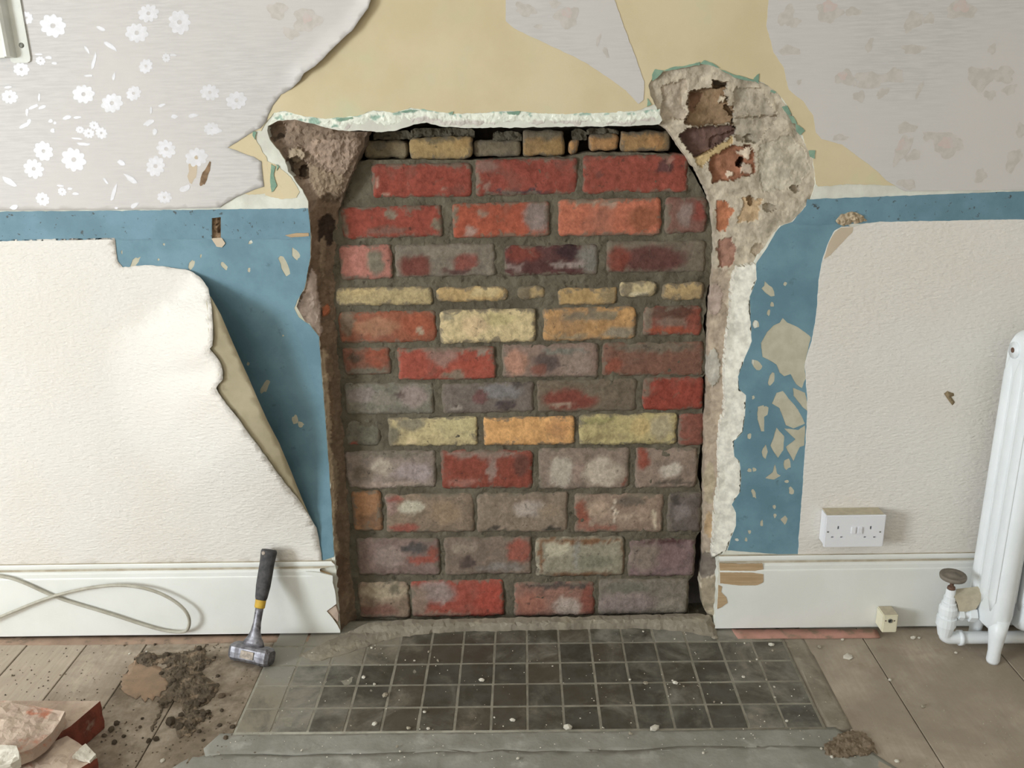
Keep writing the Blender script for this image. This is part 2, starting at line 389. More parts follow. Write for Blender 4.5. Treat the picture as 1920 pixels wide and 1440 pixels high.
LBL = [([(600,360),(640,380),(640,640),(590,640),(575,420)], S(128,108,90), 0), ([(585,640),(660,640),(690,1200),(630,1200)], S(126,107,89), 0),
       ((612,430,16,32), S(64,52,44), .004), ((606,560,12,30), S(122,102,84), .006), ((618,780,8,60), S(126,104,84), .003), ((640,1080,14,40), S(120,98,80), .004),
       ([(550,585),(572,545),(586,500),(592,520),(598,560),(602,600),(600,632),(580,610)], S(206,188,178), -.004),
       ((558,313,19,20), S(134,116,98), .020), ((572,322,8,12), S(134,116,98), .020), ((556,290,17,13), S(160,144,124), -.008), ((520,246,18,16), S(138,120,104), .014), ((612,580,7,12), S(176,108,78), -.006),
       ([(585,262),(680,258),(665,300),(640,330),(600,305),(572,280)], S(158,138,122), -.004), ([(575,310),(650,330),(632,380),(600,370),(580,340)], S(150,132,112), -.002), ((622,372,18,8), S(106,90,74), .002),
       ((626,900,9,40), S(150,132,110), -.006), ((624,960,8,18), S(168,150,128), -.008), ((617,690,8,26), S(134,114,94), -.004)]
def jl_y(V):
    do = pdist(V, jl_out); di = pdist(V, jl_in); t = do/(do+di+1e-6)
    _, dep = blobs(V, S(1, 1, 1), LBL)
    low = np.array([sstep(330, 430, y) for y in V[:, 1]])
    y = .003+low*.062*t**.8+(1-low)*(.012+.02*t**2)*np.minimum(1, do/8)
    nz = np.array([.6*fbm(a*.035, b*.035, 2.2)+.5*fbm(a*.12, b*.12, 6.1) for a, b in V])
    return y+(nz*.007+dep)*np.minimum(1, do/6)
LBL += [([(600,655),(611,655),(624,860),(634,1040),(624,1044),(614,860)], S(186,166,140), -.004), ((606,480,5,40), S(150,130,108), -.003), ((596,610,5,18), S(214,196,184), -.003)]  # first strip: light catching the jamb's outer edge, painted in as paler colour
patch('broken_jamb', jl, M['rubble'], wall, (), jl_y, 3.5, .06, lambda V: blobs(V, S(138, 120, 104), LBL, .22)[0])

# --- right jamb: broken brick and plaster
IN_R = rim([(1240,234),(1252,244),(1266,262),(1284,290),(1304,316),(1322,350),(1335,384),(1341,440),(1338,500),(1331,560),(1328,620),(1325,720),(1322,800),(1320,880),(1319,960),(1318,1050),(1313,1100),(1318,1135),(1330,1160),(1332,1215)])
jr_out = jag(OUT_R, 2.2, 5, 3, False); jr_in = jag(IN_R, 2.0, 5, 8, False)
jr = jr_out+jr_in[::-1]
z3 = lambda L: [(1200+a/5.333, 110+b/5.333) for a, b in L]
RBL = [(z3([(220,270),(460,205),(475,300),(430,420),(460,600),(215,610),(205,500),(245,400)]), S(188,174,156), .005), (z3([(940,290),(1200,290),(1330,500),(1370,570),(930,590)]), S(176,165,148), .006), (z3([(1200,860),(1500,760),(1640,900),(1700,1100),(1560,1300),(1240,1330),(1180,1100)]), S(188,178,160), .002),
       (z3([(730,225),(885,225),(840,330),(945,560),(945,650),(560,665),(420,640),(500,520),(470,450),(520,330),(700,290)]), S(146,122,96), .022),
       (z3([(730,225),(885,230),(850,290),(720,290)]), S(146,122,96), .016), (z3([(500,350),(640,340),(540,520),(480,520)]), S(140,108,86), .004),
       (z3([(790,350),(850,380),(840,440),(780,430)]), S(198,184,162), -.012), (z3([(830,450),(940,470),(935,560),(900,560)]), S(146,122,96), .014),
       (z3([(540,676),(948,662),(948,745),(640,960),(540,1000),(390,760)]), S(112,88,80), .022), (z3([(690,800),(940,700),(940,760),(690,880)]), S(112,88,80), .006),
       (z3([(540,1000),(930,770),(940,830),(870,880),(700,1000),(620,1100),(560,1040)]), S(190,166,124), .004),
       (z3([(700,1000),(870,880),(1080,850),(1160,950),(1150,1150),(930,1220),(720,1230)]), S(156,110,86), .014),
       (z3([(960,930),(1060,870),(1110,900),(1100,1000),(1040,1000)]), S(206,188,168), -.006), (z3([(1030,1060),(1110,1040),(1110,1150),(1010,1150)]), S(200,182,164), -.005),
       ((1388.5,305,7,10), S(156,110,86), .06), (z3([(930,600),(1385,570),(1300,700),(1160,850),(950,800)]), S(176,165,148), .012),
       (z3([(860,1120),(920,1120),(910,1180),(850,1170)]), S(214,196,176), -.005), (z3([(1040,770),(1110,760),(1110,830),(1040,830)]), S(176,165,148), .010),
       ([(1342,378),(1362,376),(1376,396),(1366,412),(1360,432),(1344,432)], S(176,116,86), .003), ([(1345,450),(1372,446),(1378,470),(1370,500),(1346,500)], S(156,118,102), .004), ([(1395,370),(1428,372),(1420,412),(1385,418)], S(184,158,126), .003),
       ((1490,352,7,7), S(188,176,157), .012), ((1442,390,12,8), S(188,176,157), .009), ((1408,375,5,9), S(184,158,126), .014), ((1420,470,10,14), S(178,162,142), .004),
       ([(1318,505),(1368,505),(1362,640),(1350,860),(1344,1030),(1312,1040)], S(172,156,138), 0),
       ((1336,690,14,36), S(178,172,160), -.003), ((1340,560,14,30), S(168,150,138), -.002), ((1330,905,10,40), S(176,162,138), 0), ((1330,985,9,26), S(180,154,122), 0),
       ([(1310,1035),(1350,1040),(1348,1075),(1312,1085)], S(118,108,98), .004), ([(1312,1085),(1348,1080),(1346,1150),(1315,1150)], S(150,138,118), 0), ([(1300,1140),(1345,1140),(1345,1200),(1300,1200)], S(172,160,138), -.004)]
WH_IN = rim([(1380,500),(1371,535),(1368,593),(1361,637),(1358,680),(1357,780),(1351,790),(1346,838),(1348,897),(1340,955),(1336,1022),(1334,1046)])
WH_OUT = rim([(1362,1034),(1370,1012),(1380,986),(1380,962),(1372,946),(1388,922),(1390,896),(1387,864),(1377,856),(1376,828),(1393,810),(1397,780),(1399,741),(1386,730),(1384,706),(1398,668),(1410,640),(1407,592),(1406,556),(1419,524),(1418,494)])
WHP = WH_IN+WH_OUT
def jr_y(V):
    do = pdist(V, jr_out); di = pdist(V, jr_in); t = do/(do+di+1e-6)
    _, dep = blobs(V, S(1, 1, 1), RBL)
    low = np.array([sstep(380, 520, y) for y in V[:, 1]])
    inw = pip(V, WHP); wi = pdist(V, WH_IN)
    y = .001+(1-low)*(.003+.016*t)+low*np.where(inw, .010*np.minimum(1, do/30), .022+.02*t)
    nz = np.array([.9*fbm(a*.022, b*.022, 3.2, 2)+.35*fbm(a*.07, b*.07, 7.1, 2)+.12*fbm(a*.2, b*.2, 1.1, 2) for a, b in V])
    vor = np.array([noise.voronoi(Vector((a*.03, b*.03, 0)))[0][0] for a, b in V])
    amp = np.where(inw, .0022, .0062)
    return y+(nz*amp+(vor-.4)*np.where(inw, .0, .005)+dep)*np.minimum(1, do/7)
def jr_c(V):
    C, _ = blobs(V, S(188, 176, 157), RBL, .16, .06)
    inw = pip(V, WHP)
    C[inw] = np.array(S(224, 220, 208)[:3])
    return C
patch('broken_jamb', jr, M['rubble'], wall, (), jr_y, 2.8, .035, jr_c)

# --- rough lip of white plaster over the opening
lipT = rim([(1238,204),(1200,208),(1150,211),(1100,212),(1060,214),(1000,211),(960,208),(900,212),(850,214),(800,206),(770,203),(740,211),(700,208),(670,217),(640,221),(600,222),(560,216),(535,208),(514,212),(503,236)])
lip = jag(OUT_L[-4:]+LIN, 1.5, 4, 2, False)+jag(lipT, 2.0, 5, 12, False)
def lip_y(V):
    e = pdist(V, lipT)
    return -.0012+np.array([.0022*fbm(a*.04, b*.07, 5.5)+.0015*fbm(a*.15, b*.15, 2.5) for a, b in V])*np.minimum(1, e/6)+.004*np.clip((e-16)/14, 0, 1)
def lip_c(V):
    C = np.tile(np.array(S(232, 234, 220)[:3]), (len(V), 1)); e = pdist(V, LIN)
    for i, (a, b) in enumerate(V):
        if e[i] < 11+9*fbm(a*.02, b*.02, 3): C[i] = S(206, 198, 190)[:3]
        if e[i] > 22 and fbm(a*.045, b*.09, 11) > .25: C[i] = S(160, 186, 170)[:3]
    return C
patch('plaster_lip', lip, M['brokenplaster'], wall, (), lip_y, 3.5, .02, lip_c)

# --- paint and paper layers
BLT = lambda x: 396.5-x*.0078                        # upper edge of the blue band, left
band_l = rim([(-2200,410),(0,397),(300,394.5),(577,391),(581,420),(582,448),(420,448),(220,449),(0,452),(-2200,470)])
band_l = jag(band_l, 1.0, 6, 21)
patch('blue_dado_band', band_l, M['blueband'], wall, [plugL], -.0022, None, .0022)
lowL = rim([(582,448),(582,482),(577,508),(571,540),(558,563),(551,578),(560,595),(580,608),(598,632),(602,690),(611,800),(617,880),(622,960),(626,1044),(604,1052),(600,1075),(560,1075),(300,700),(150,600),(150,447),(420,447)])
def ell(cx, cy, rx, ry, rot=0, n=12, seed=0):
    r = random.Random(seed+int(cx*7+cy*13)); out = []
    for i in range(n):
        a = i/n*2*math.pi; q = .72+.5*r.random(); x, y = rx*q*math.cos(a), ry*q*math.sin(a)
        out.append((cx+x*math.cos(rot)-y*math.sin(rot), cy+x*math.sin(rot)+y*math.cos(rot)))
    return out
z5 = lambda x, y: (160+x/3.4286, 380+y/3.4286)
FL = [(655,268,22,40,.2),(505,268,8,8,0),(320,385,20,46,.75),(680,398,17,36,.5),(893,408,16,30,-.6),(1282,412,30,64,-.4),(1352,328,24,44,-.5),(1052,434,10,16,.3),(855,255,44,34,0),(742,343,5,14,.2),(470,365,7,8,0),(1155,1185,22,44,.5),(1348,1395,20,32,0),(1272,855,7,6,0),(1047,1035,10,12,0),(1385,1425,22,20,0),(234,318,6,12,0),(1060,255,14,14,0)]
holesL = [ell(*z5(a, b), c/3.4286, d/3.4286, e, 12, i) for i, (a, b, c, d, e) in enumerate(FL)]
holesL = [h for h in holesL if pip(np.array(h), lowL).all()]
patch('blue_paint_coat', jag(lowL, .8, 6, 22), M['blue'], wall, holesL, -.0010, None, .001)
patch('bare_skim_coat', jag([(150,455),(578,455),(574,520),(556,575),(594,640),(606,790),(618,960),(622,1060),(560,1060)], .5, 9, 23), M['flake'], wall, (), -.0004, None, .0004)
z8 = lambda x, y: (1240+x/3.4286, 360+y/3.4286); z9 = lambda x, y: (1240+x/3.4286, 780+y/3.4286)
right_edge = rim([(1545,500),(1540,560),(1537,620),(1526,670),(1524,760),(1520,860),(1515,960),(1508,1043)])
lowR = WH_OUT[::-1][0:0]+rim([(1418,494),(1436,468),(1454,436),(1464,424),(1486,416),(1506,396),(1516,384),(1580,412),(1600,432),(1560,470)])+right_edge+rim([(1364,1032)])+WH_OUT[1:-1]
FR = [[z8(a, b) for a, b in [(780,810),(810,840),(880,870),(950,920),(962,935),(935,1050),(922,1110),(928,1200),(905,1260),(870,1240),(830,1170),(790,1185),(760,1160),(740,1110),(690,1080),(650,1060),(640,970),(680,900),(720,860),(760,840)]],
      [z8(a, b) for a, b in [(740,1290),(780,1280),(830,1340),(880,1400),(900,1440),(925,1490),(850,1520),(800,1500),(760,1390),(710,1360)]],
      [z8(a, b) for a, b in [(845,1258),(925,1290),(950,1420),(905,1380),(850,1310)]],
      [z9(a, b) for a, b in [(790,80),(880,90),(925,60),(920,190),(890,200),(850,290),(820,240),(800,200),(860,150)]],
      [z9(a, b) for a, b in [(740,75),(790,130),(785,220),(750,270),(720,230),(700,190),(720,140)]],
      [z9(a, b) for a, b in [(620,-60),(660,-70),(662,100),(640,100),(618,20)]],
      [z9(a, b) for a, b in [(730,310),(745,370),(770,385),(725,410),(668,400),(715,360)]],
      [z9(a, b) for a, b in [(530,540),(560,600),(620,650),(620,690),(585,690),(560,660),(480,630),(480,610),(520,595)]],
      [z9(a, b) for a, b in [(795,640),(812,660),(795,700),(765,665)]]]
FRE = [z8(688,630)+(10,15,-.6), z8(712,725)+(4,5,0), z8(690,775)+(3,6,.2), z8(607,850)+(8,9,0), z8(795,590)+(3,5,.5), z8(615,1110)+(7,12,-.6), z8(705,1210)+(6,13,.3), z8(622,580)+(5,9,-.3), z8(655,1410)+(9,12,.7), z8(592,1320)+(3,4,0),
       z9(565,130)+(4,6,0), z9(665,230)+(5,13,0), z9(812,310)+(7,10,0), z9(565,350)+(4,4,0), z9(597,345)+(4,4,0), z9(595,500)+(4,9,-.3), z9(835,480)+(5,8,0), z9(725,585)+(3,4,0), z9(645,690)+(3,7,0), z9(730,640)+(3,5,0), z9(565,745)+(3,4,0), z9(545,795)+(3,4,0), z9(485,795)+(4,3,0), z9(805,420)+(4,3,0)]
holesR = [jag(h, .7, 4, 31) for h in FR]+[ell(*e, 10, 5) for e in FRE]
lowRj = jag(lowR, .8, 6, 24)
holesR = [h for h in holesR if pip(np.array(h), lowRj).all()]
patch('blue_paint_coat', lowRj, M['blue'], wall, holesR, -.0010, None, .001)
patch('bare_skim_coat', jag([(1440,500),(1555,500),(1535,660),(1522,860),(1508,1030),(1384,1026),(1394,970),(1396,880),(1400,830),(1408,760),(1414,660),(1428,540)], .5, 9, 25), M['flake'], wall, (), -.0004, None, .0004)
patch('blue_dado_band', jag(rim([(1512,386),(1514,374),(1700,367),(1920,358.5),(3000,330),(3000,385),(1920,414),(1660,418),(1590,420),(1512,421),(1484,418)]), .8, 6, 26), M['blueband'], wall, (), -.0022, None, .0022)
# yellow lining paper
yel = rim([(380,-900),(1900,-900),(1900,340),(1690,349),(1640,346),(1580,346),(1534,350)])+OUT_R[2:23][::-1]+rim([(1216,200),(1200,206)])+lipT[2:-1]+rim([(497,232),(490,246),(478,246),(480,262),(492,285),(500,298),(502,322),(528,352),(512,362),(470,366),(380,340)])
patch('yellow_lining_paper', jag(yel, 1.6, 4, 27), M['yellow'], wall, (), -.0012, None, .0012)
patch('yellow_lining_paper', jag([(495,300),(506,304),(522,312),(538,326),(552,342),(562,360),(556,371),(525,374),(497,366)], 1.6, 4, 28), M['yellow'], wall, (), -.0010, None, .001)
cream = rim([(1522,366),(1529,350),(1560,345),(1640,346),(1700,350),(1700,364)])
# green distemper remnants round the broken plaster
GR = [[(1222,140),(1228,130),(1246,132),(1232,146),(1224,152)], [(1312,120),(1320,113),(1336,118),(1350,128),(1330,122)], [(1414,146),(1423,138),(1423,158),(1412,150)], [(1492,232),(1502,238),(1510,246),(1500,254),(1494,246)], [(1516,282),(1528,282),(1528,298),(1518,294)],
      [(1466,200),(1476,198),(1484,214),(1478,216)], [(1478,216),(1488,218),(1494,232),(1486,230)], [(1446,168),(1456,172),(1452,176),(1444,172)], [(1214,184),(1222,196),(1214,200)], [(508,308),(516,312),(513,330),(519,348),(510,360),(506,340)], [(518,308),(523,312),(519,320)], [(475,246),(480,248),(478,262),(473,254)],
      [(632,224),(660,219),(662,223),(636,227)], [(745,210),(770,205),(786,207),(760,212)], [(950,210),(975,208),(972,216),(952,214)], [(835,212),(850,209),(848,215)], [(1350,130),(1380,140),(1414,150),(1414,154),(1378,146)], [(1240,134),(1262,126),(1290,122),(1312,116),(1312,122),(1264,131)]]
for i, g in enumerate(GR): patch('green_paint_remnant', jag(g, 1.2, 3, 40+i), M['green'], wall, (), -.0027, None, .0016)

# floral wallpaper
torn = rim([(697,-10),(690,15),(676,34),(660,58),(640,74),(612,103),(590,125),(570,137),(563,150),(545,168),(527,178),(511,198),(503,214),(500,228)])
flo_l = rim([(-2200,-900),(830,-900),(720,-100)])+torn+rim([(488,240),(477,245),(450,263),(427,277),(450,285),(475,294),(490,303),(492,320),(495,350),(470,358),(443,370),(424,380),(412,389),(300,392.5),(0,395),(-2200,407)])
def flo_y(V):
    e = pdist(V, torn[:11]); w = np.clip(1-e/34, 0, 1)**2
    m = np.array([sstep(-60, 60, b)*sstep(165, 120, b) if False else max(0, min(1, (170-b)/40))*max(0, min(1, (b+120)/100)) for a, b in V])
    return -.0022-.014*w*m*(V[:, 1] < 175)
def flo_place(o): pass
wl = patch('floral_wallpaper', jag(flo_l, 1.0, 6, 51), M['floral'], wall, (), flo_y, 9, .0007, smooth=True)
wl['label'] = 'torn grey floral wallpaper with white daisies and a curling edge'
flo_m = rim([(948,-900),(948,-60),(948,0),(948,40),(963,53),(1013,77),(1063,100),(1100,119),(1143,147),(1173,170),(1197,195),(1207,187),(1208,153),(1190,103),(1170,50),(1152,0),(1136,-50),(1136,-900)])
wm = patch('floral_wallpaper', jag(flo_m, 1.0, 6, 52), M['floral'], wall, (), -.0022, None, .001)
wm['label'] = 'pointed strip of faded floral wallpaper on yellow lining'
flo_r = rim([(1441,-900),(1441,0),(1437,49),(1443,70),(1451,98),(1470,127),(1479,168),(1506,190),(1525,217),(1530,249),(1541,261),(1579,271),(1611,295),(1644,320),(1663,339),(1695,358),(1920,356),(3000,327),(3000,-900)])
wr = patch('floral_wallpaper', jag(flo_r, 1.0, 6, 53), M['floral'], wall, (), -.0022, None, .001)
wr['label'] = 'faded floral wallpaper with torn slanting edge above blue band'
# printed flowers
def prints(name, shapes, mat, parent, y=-.0025):
    vs = []; fs = []
    for si, sh in enumerate(shapes):
        y -= 4e-6 if len(sh) > 4 else 0
        s = len(vs); vs += [PW(a, b, y) for a, b in sh]
        c = (sum(a for a, b in sh)/len(sh), sum(b for a, b in sh)/len(sh))
        vs.append(PW(c[0], c[1], y)); n = len(sh)
        fs += [(s+i, s+n, s+(i+1) % n) for i in range(n)]
    bm = bmesh.new(); me = mesh(name, vs, fs); bm.from_mesh(me)
    for f in bm.faces:
        if f.normal.y > 0: f.normal_flip()
    bm.to_mesh(me); bm.free()
    o = link(name, me, mat, parent); o['kind'] = 'stuff'; return o
def daisy(cx, cy, r, seed):
    """one daisy: nine rounded petals, drawn as quads round an open middle"""
    q = random.Random(seed); n = 54; a0 = q.random()*6; ph = q.random()*9; out = []
    R = lambda a: r*(.72+.30*abs(math.sin(4.5*a+a0))**.7+.08*math.sin(2*a+ph))
    for i in range(n):
        a, b = i/n*2*math.pi, (i+1)/n*2*math.pi; g = .20*r
        out.append([(cx+g*math.cos(a), cy+g*math.sin(a)), (cx+R(a)*math.cos(a), cy+R(a)*.96*math.sin(a)), (cx+R(b)*math.cos(b), cy+R(b)*.96*math.sin(b)), (cx+g*math.cos(b), cy+g*math.sin(b))])
    return out
DA = [(298,145,70),(770,185,60),(835,75,55),(1010,125,66),(120,390,42),(228,342,26),(55,545,42),(470,530,58),(630,580,58),(752,525,42),(820,372,40),(935,325,24),(245,850,55),(190,950,56),(415,898,68),(935,838,53),(875,935,56),(500,750,30),(570,748,34),(530,705,26),(240,1120,38),(350,1078,24),(1180,520,50),(1330,565,55),(925,1110,38),(1105,885,58),(1190,725,40),(150,100,36),(450,730,22),(-60,300,60),(-130,800,60)]
SQ = [(490,280,8,26,-.6),(530,340,9,50,.25),(625,262,12,48,-1.0),(568,160,24,12,.3),(640,430,8,22,.2),(190,600,30,8,-.4),(240,603,26,9,-.3),(152,630,7,24,0),(140,705,34,10,-.5),(160,690,10,26,.4),(285,680,14,10,0),(310,690,9,9,0),(295,735,14,12,0),(375,662,24,13,-.2),(440,660,24,8,-.1),(840,690,34,13,-.5),(910,592,22,8,-.4),(680,915,24,14,.4),(640,1085,12,50,.3),(740,1010,14,50,-1.0),(595,1020,8,24,-.6),(50,1020,16,46,-1.0),(470,810,46,8,.1),(435,780,30,5,.1),(275,325,18,9,0),(305,355,16,8,0),(215,305,22,6,0),(500,425,24,7,0),(395,1062,16,8,0),(425,1090,20,8,0),(340,1045,20,6,0),(755,1155,26,14,-.5),(80,1165,24,14,-.4),(655,1170,10,8,0),(975,310,22,7,.1),(850,620,7,22,0),(980,655,20,14,0),(1085,650,30,12,-.1),(1210,735,50,14,0),(220,550,7,22,0),(45,490,20,7,0),(1040,1060,36,18,-.4),(870,740,14,22,0)]
sh = [p for i, (a, b, r) in enumerate(DA) for p in daisy(a/3, b/3, r/3*1.02, i)]+[ell(a/3, b/3, c/3, d/3, e, 9, 3) for a, b, c, d, e in SQ]
prints('printed_daisies', sh, M['pearl'], wl)['label'] = 'pearly white daisies and sprigs'
prints('paper_scuffs', [ell(386,326,6,22,.35,14,2), ell(379,342,4,7,.5,9,2)], M['wood_plug'], wl, -.0026)
prints('paper_scuffs', [ell(361,322,9,22,.15,14,2), ell(367,300,5,8,0,10,2)], M['tornply'], wl, -.0024)
def blot(lst, s):
    out = []
    for i, (cx, cy, rx, ry, rot) in enumerate(lst):
        p1, p2, p3 = (random.Random(i*7+s+j).random()*6 for j in range(3)); p = []
        for k_ in range(26):
            a = k_/26*2*math.pi; q = 1+.16*math.sin(3*a+p1)+.11*math.sin(5*a+p2)+.06*math.sin(8*a+p3)
            x, y = rx*q*math.cos(a), ry*q*math.sin(a)
            p.append((cx+x*math.cos(rot)-y*math.sin(rot), cy+x*math.sin(rot)+y*math.cos(rot)))
        out.append(p)
    return out
prints('printed_roses', blot([(575,38,26,22,0),(520,20,18,16,0),(545,62,16,10,.3)], 3), M['faded'], wl)
prints('printed_roses', blot([(576,34,9,9,0)], 4), M['fadedpink'], wl, -.0027)
prints('printed_roses', blot([(1063,32,22,20,0),(985,18,20,12,.3),(1010,50,8,5,0),(1122,75,3,12,.3),(1136,98,4,11,-.4),(1040,8,10,8,0)], 5), M['faded'], wm)
prints('printed_roses', blot([(1063,24,10,9,0)], 6), M['fadedpink'], wm, -.0027)
prints('printed_roses', blot([(1554,24,24,18,0),(1475,30,13,22,.5),(1490,42,11,9,-.5),(1600,22,16,8,0),(1712,40,14,22,.7),(1742,35,12,9,-.6),(1802,18,28,18,0),(1630,85,6,14,.3),(1712,92,22,9,0),(1584,146,18,14,0),(1602,156,5,6,0),(1611,181,11,10,0),(1655,174,14,7,-.6),(1632,150,30,16,0),(1677,142,18,14,0),(1838,146,24,22,0),(1847,150,8,6,0),(1856,178,12,9,0),(1893,168,14,9,-.4),(1880,140,22,16,0),(1724,168,4,18,.4),(1700,240,18,10,0),(1692,280,12,30,.5),(1712,292,16,9,-.5),(1777,274,28,20,0),(1760,255,30,8,0),(1737,260,6,5,0),(1900,300,12,24,.5),(1575,258,14,6,0),(1838,330,10,14,.4),(1860,92,7,10,.3),(1480,95,20,9,0),(1498,154,4,5,.5),(1700,345,18,9,.2),(1915,245,10,14,0)], 7), M['faded'], wr)
prints('printed_roses', blot([(1555,12,13,11,0),(1803,12,15,11,0),(1775,268,14,11,0),(1580,142,8,8,0),(1690,272,7,12,.5)], 8), M['fadedpink'], wr, -.0027)

# lower left embossed paper, peeling off, and its backing ply
tornL = rim([(347,505),(362,511),(376,520),(390,540),(395,561),(398,585),(399,607),(400,630),(398,648),(393,654),(400,662),(408,672),(415,684),(418,698),(418,712),(411,720),(405,728),(410,738),(417,747),(436,772),(448,786),(462,808),(475,824),(486,838),(503,862),(521,888),(540,912),(559,935),(582,970),(593,990),(598,1010),(601,1028),(603,1048)])
foldL = rim([(395,556),(414,590),(440,651),(469,715),(487,757),(502,790),(524,832),(550,894),(565,932),(580,967),(594,992)])
def lift(V):
    P = np.array(tornL); best = np.full(len(V), 1e9); par = np.zeros(len(V))
    for i in range(len(P)-1):
        a, b = P[i], P[i+1]; d = b-a; t = np.clip(((V-a)@d)/(d@d), 0, 1); q = np.hypot(*(V-(a+t[:, None]*d)).T)
        k = q < best; best[k] = q[k]; par[k] = a[1]+t[k]*d[1]
    prof = np.array([sstep(496, 640, b)*sstep(1040, 800, b) if False else sstep(496, 620, b)*(1-sstep(780, 1030, b)) for b in par])
    return prof, best
def pap_y(V):
    prof, e = lift(V); w = np.clip(1-e/(80+120*prof), 0, 1)**1.7
    return -.0022-.095*prof*w-.001*w
papL = rim([(-2200,480),(0,450),(100,448),(215,446),(218,470),(221,491),(230,501),(250,499),(277,497),(310,500)])+tornL+rim([(603,1056),(300,1062),(-2200,1075)])
pl = patch('embossed_wallpaper', jag(papL, .9, 5, 61), M['emboss'], wall, (), pap_y, 12, .0006, smooth=True)
pl['label'] = 'cream embossed wallpaper peeling off with a ragged torn edge'
def back_y(V):
    prof, e = lift(V); return -.0014-.095*prof*np.clip(1-e/400, .85, 1)+.003*prof
backp = [p for p in tornL if 556 < p[1] < 995]
backp = [(p[0]-9, p[1]) for p in backp]
bk = patch('paper_backing_ply', jag(foldL, .3, 8, 62, False)+jag(backp[::-1], .3, 8, 63, False), M['backing'], wall, (), back_y, 10, .0006, smooth=True)
bk['label'] = 'beige back of the peeled wallpaper along the straight fold'
papR = rim([(3000,388),(1920,411),(1650,416),(1620,419),(1600,425),(1578,425),(1565,433),(1557,446),(1550,464),(1543,484),(1537,510),(1534,540),(1532,575),(1529,600),(1526,622),(1520,645),(1513,668),(1509,688),(1511,710),(1514,750),(1513,790),(1511,830),(1507,880),(1504,930),(1501,970),(1498,1010),(1496,1046),(1600,1052),(3000,1030)])
pr = patch('embossed_wallpaper', jag(papR, .9, 5, 64), M['emboss'], wall, (), -.0026, None, .0016)
pr['label'] = 'cream embossed wallpaper around the double socket'
patch('torn_corner_ply', jag([(1600,426),(1578,427),(1566,435),(1558,447),(1551,465),(1545,486),(1558,478),(1574,460),(1588,446),(1598,436)], .6, 4, 65), M['tornply'], wall, (), -.0031, None, .0006)
# wooden plug hole and rubble knob in the dado line, nail stub
patch('wooden_plug', [(395,405),(417,405),(417,450),(395,450)], M['wood_plug'], wall, (), lambda V: .004+np.array([.003*fbm(a*.2, b*.1, 3) for a, b in V])+.007*(V[:, 0] > 408)*(V[:, 1] < 436), 4, .01)
patch('torn_corner_ply', jag([(396,447),(416,446),(422,456),(416,464),(406,462)], .8, 3, 66), M['tornply'], wall, (), -.0030, None, .0012)
kn = jag([(1567,414),(1576,402),(1588,399),(1598,396),(1608,400),(1620,406),(1626,414),(1612,418),(1596,420),(1582,424),(1572,420)], 1, 3, 67)
patch('rubble_knob', kn, M['rubble'], wall, (), lambda V: -.003-np.minimum(.010, pdist(V, kn, True)*.0011)+np.array([.007*fbm(a*.15, b*.15, 9) for a, b in V]), 2.5, .004,
      lambda V: blobs(V, S(190, 172, 146), [], .2, .1)[0])
patch('wood_splinter', jag([(534,441),(556,437),(579,437),(579,443),(545,445)], .6, 4, 68), M['wood_bare'], wall, (), -.0034, None, .002)
nl = jag([(1770,738),(1776,734),(1788,737),(1789,742),(1784,744),(1790,754),(1786,760),(1776,748)], .8, 3, 69)
patch('plaster_scar', nl, M['rubble'], wall, (), lambda V: -.0032-np.minimum(.006, pdist(V, nl, True)*.0012), 2.5, .003, lambda V: np.tile(np.array(S(138,122,96)[:3]), (len(V), 1)))

# ================================================================== brick infill
inf = empty('wall_infill', (0, .06, 0)); inf['kind'] = 'structure'
BY = .060
R_ = lambda *a: a
za = lambda e: (600+e[0]/2.56, 450+e[1]/2.56, e[2]/2.56, e[3]/2.56, e[4])
zb_ = lambda e: (600+e[0]/1.897, 975+e[1]/1.897, e[2]/1.897, e[3]/1.897, e[4])
zc = lambda e: (600+e[0]/4.8, 220+e[1]/4.8, e[2]/4.8, e[3]/4.8, e[4])
zd_ = lambda e: (960+e[0]/4.8, 220+e[1]/4.8, e[2]/4.8, e[3]/4.8, e[4])
WT = (184, 172, 162)
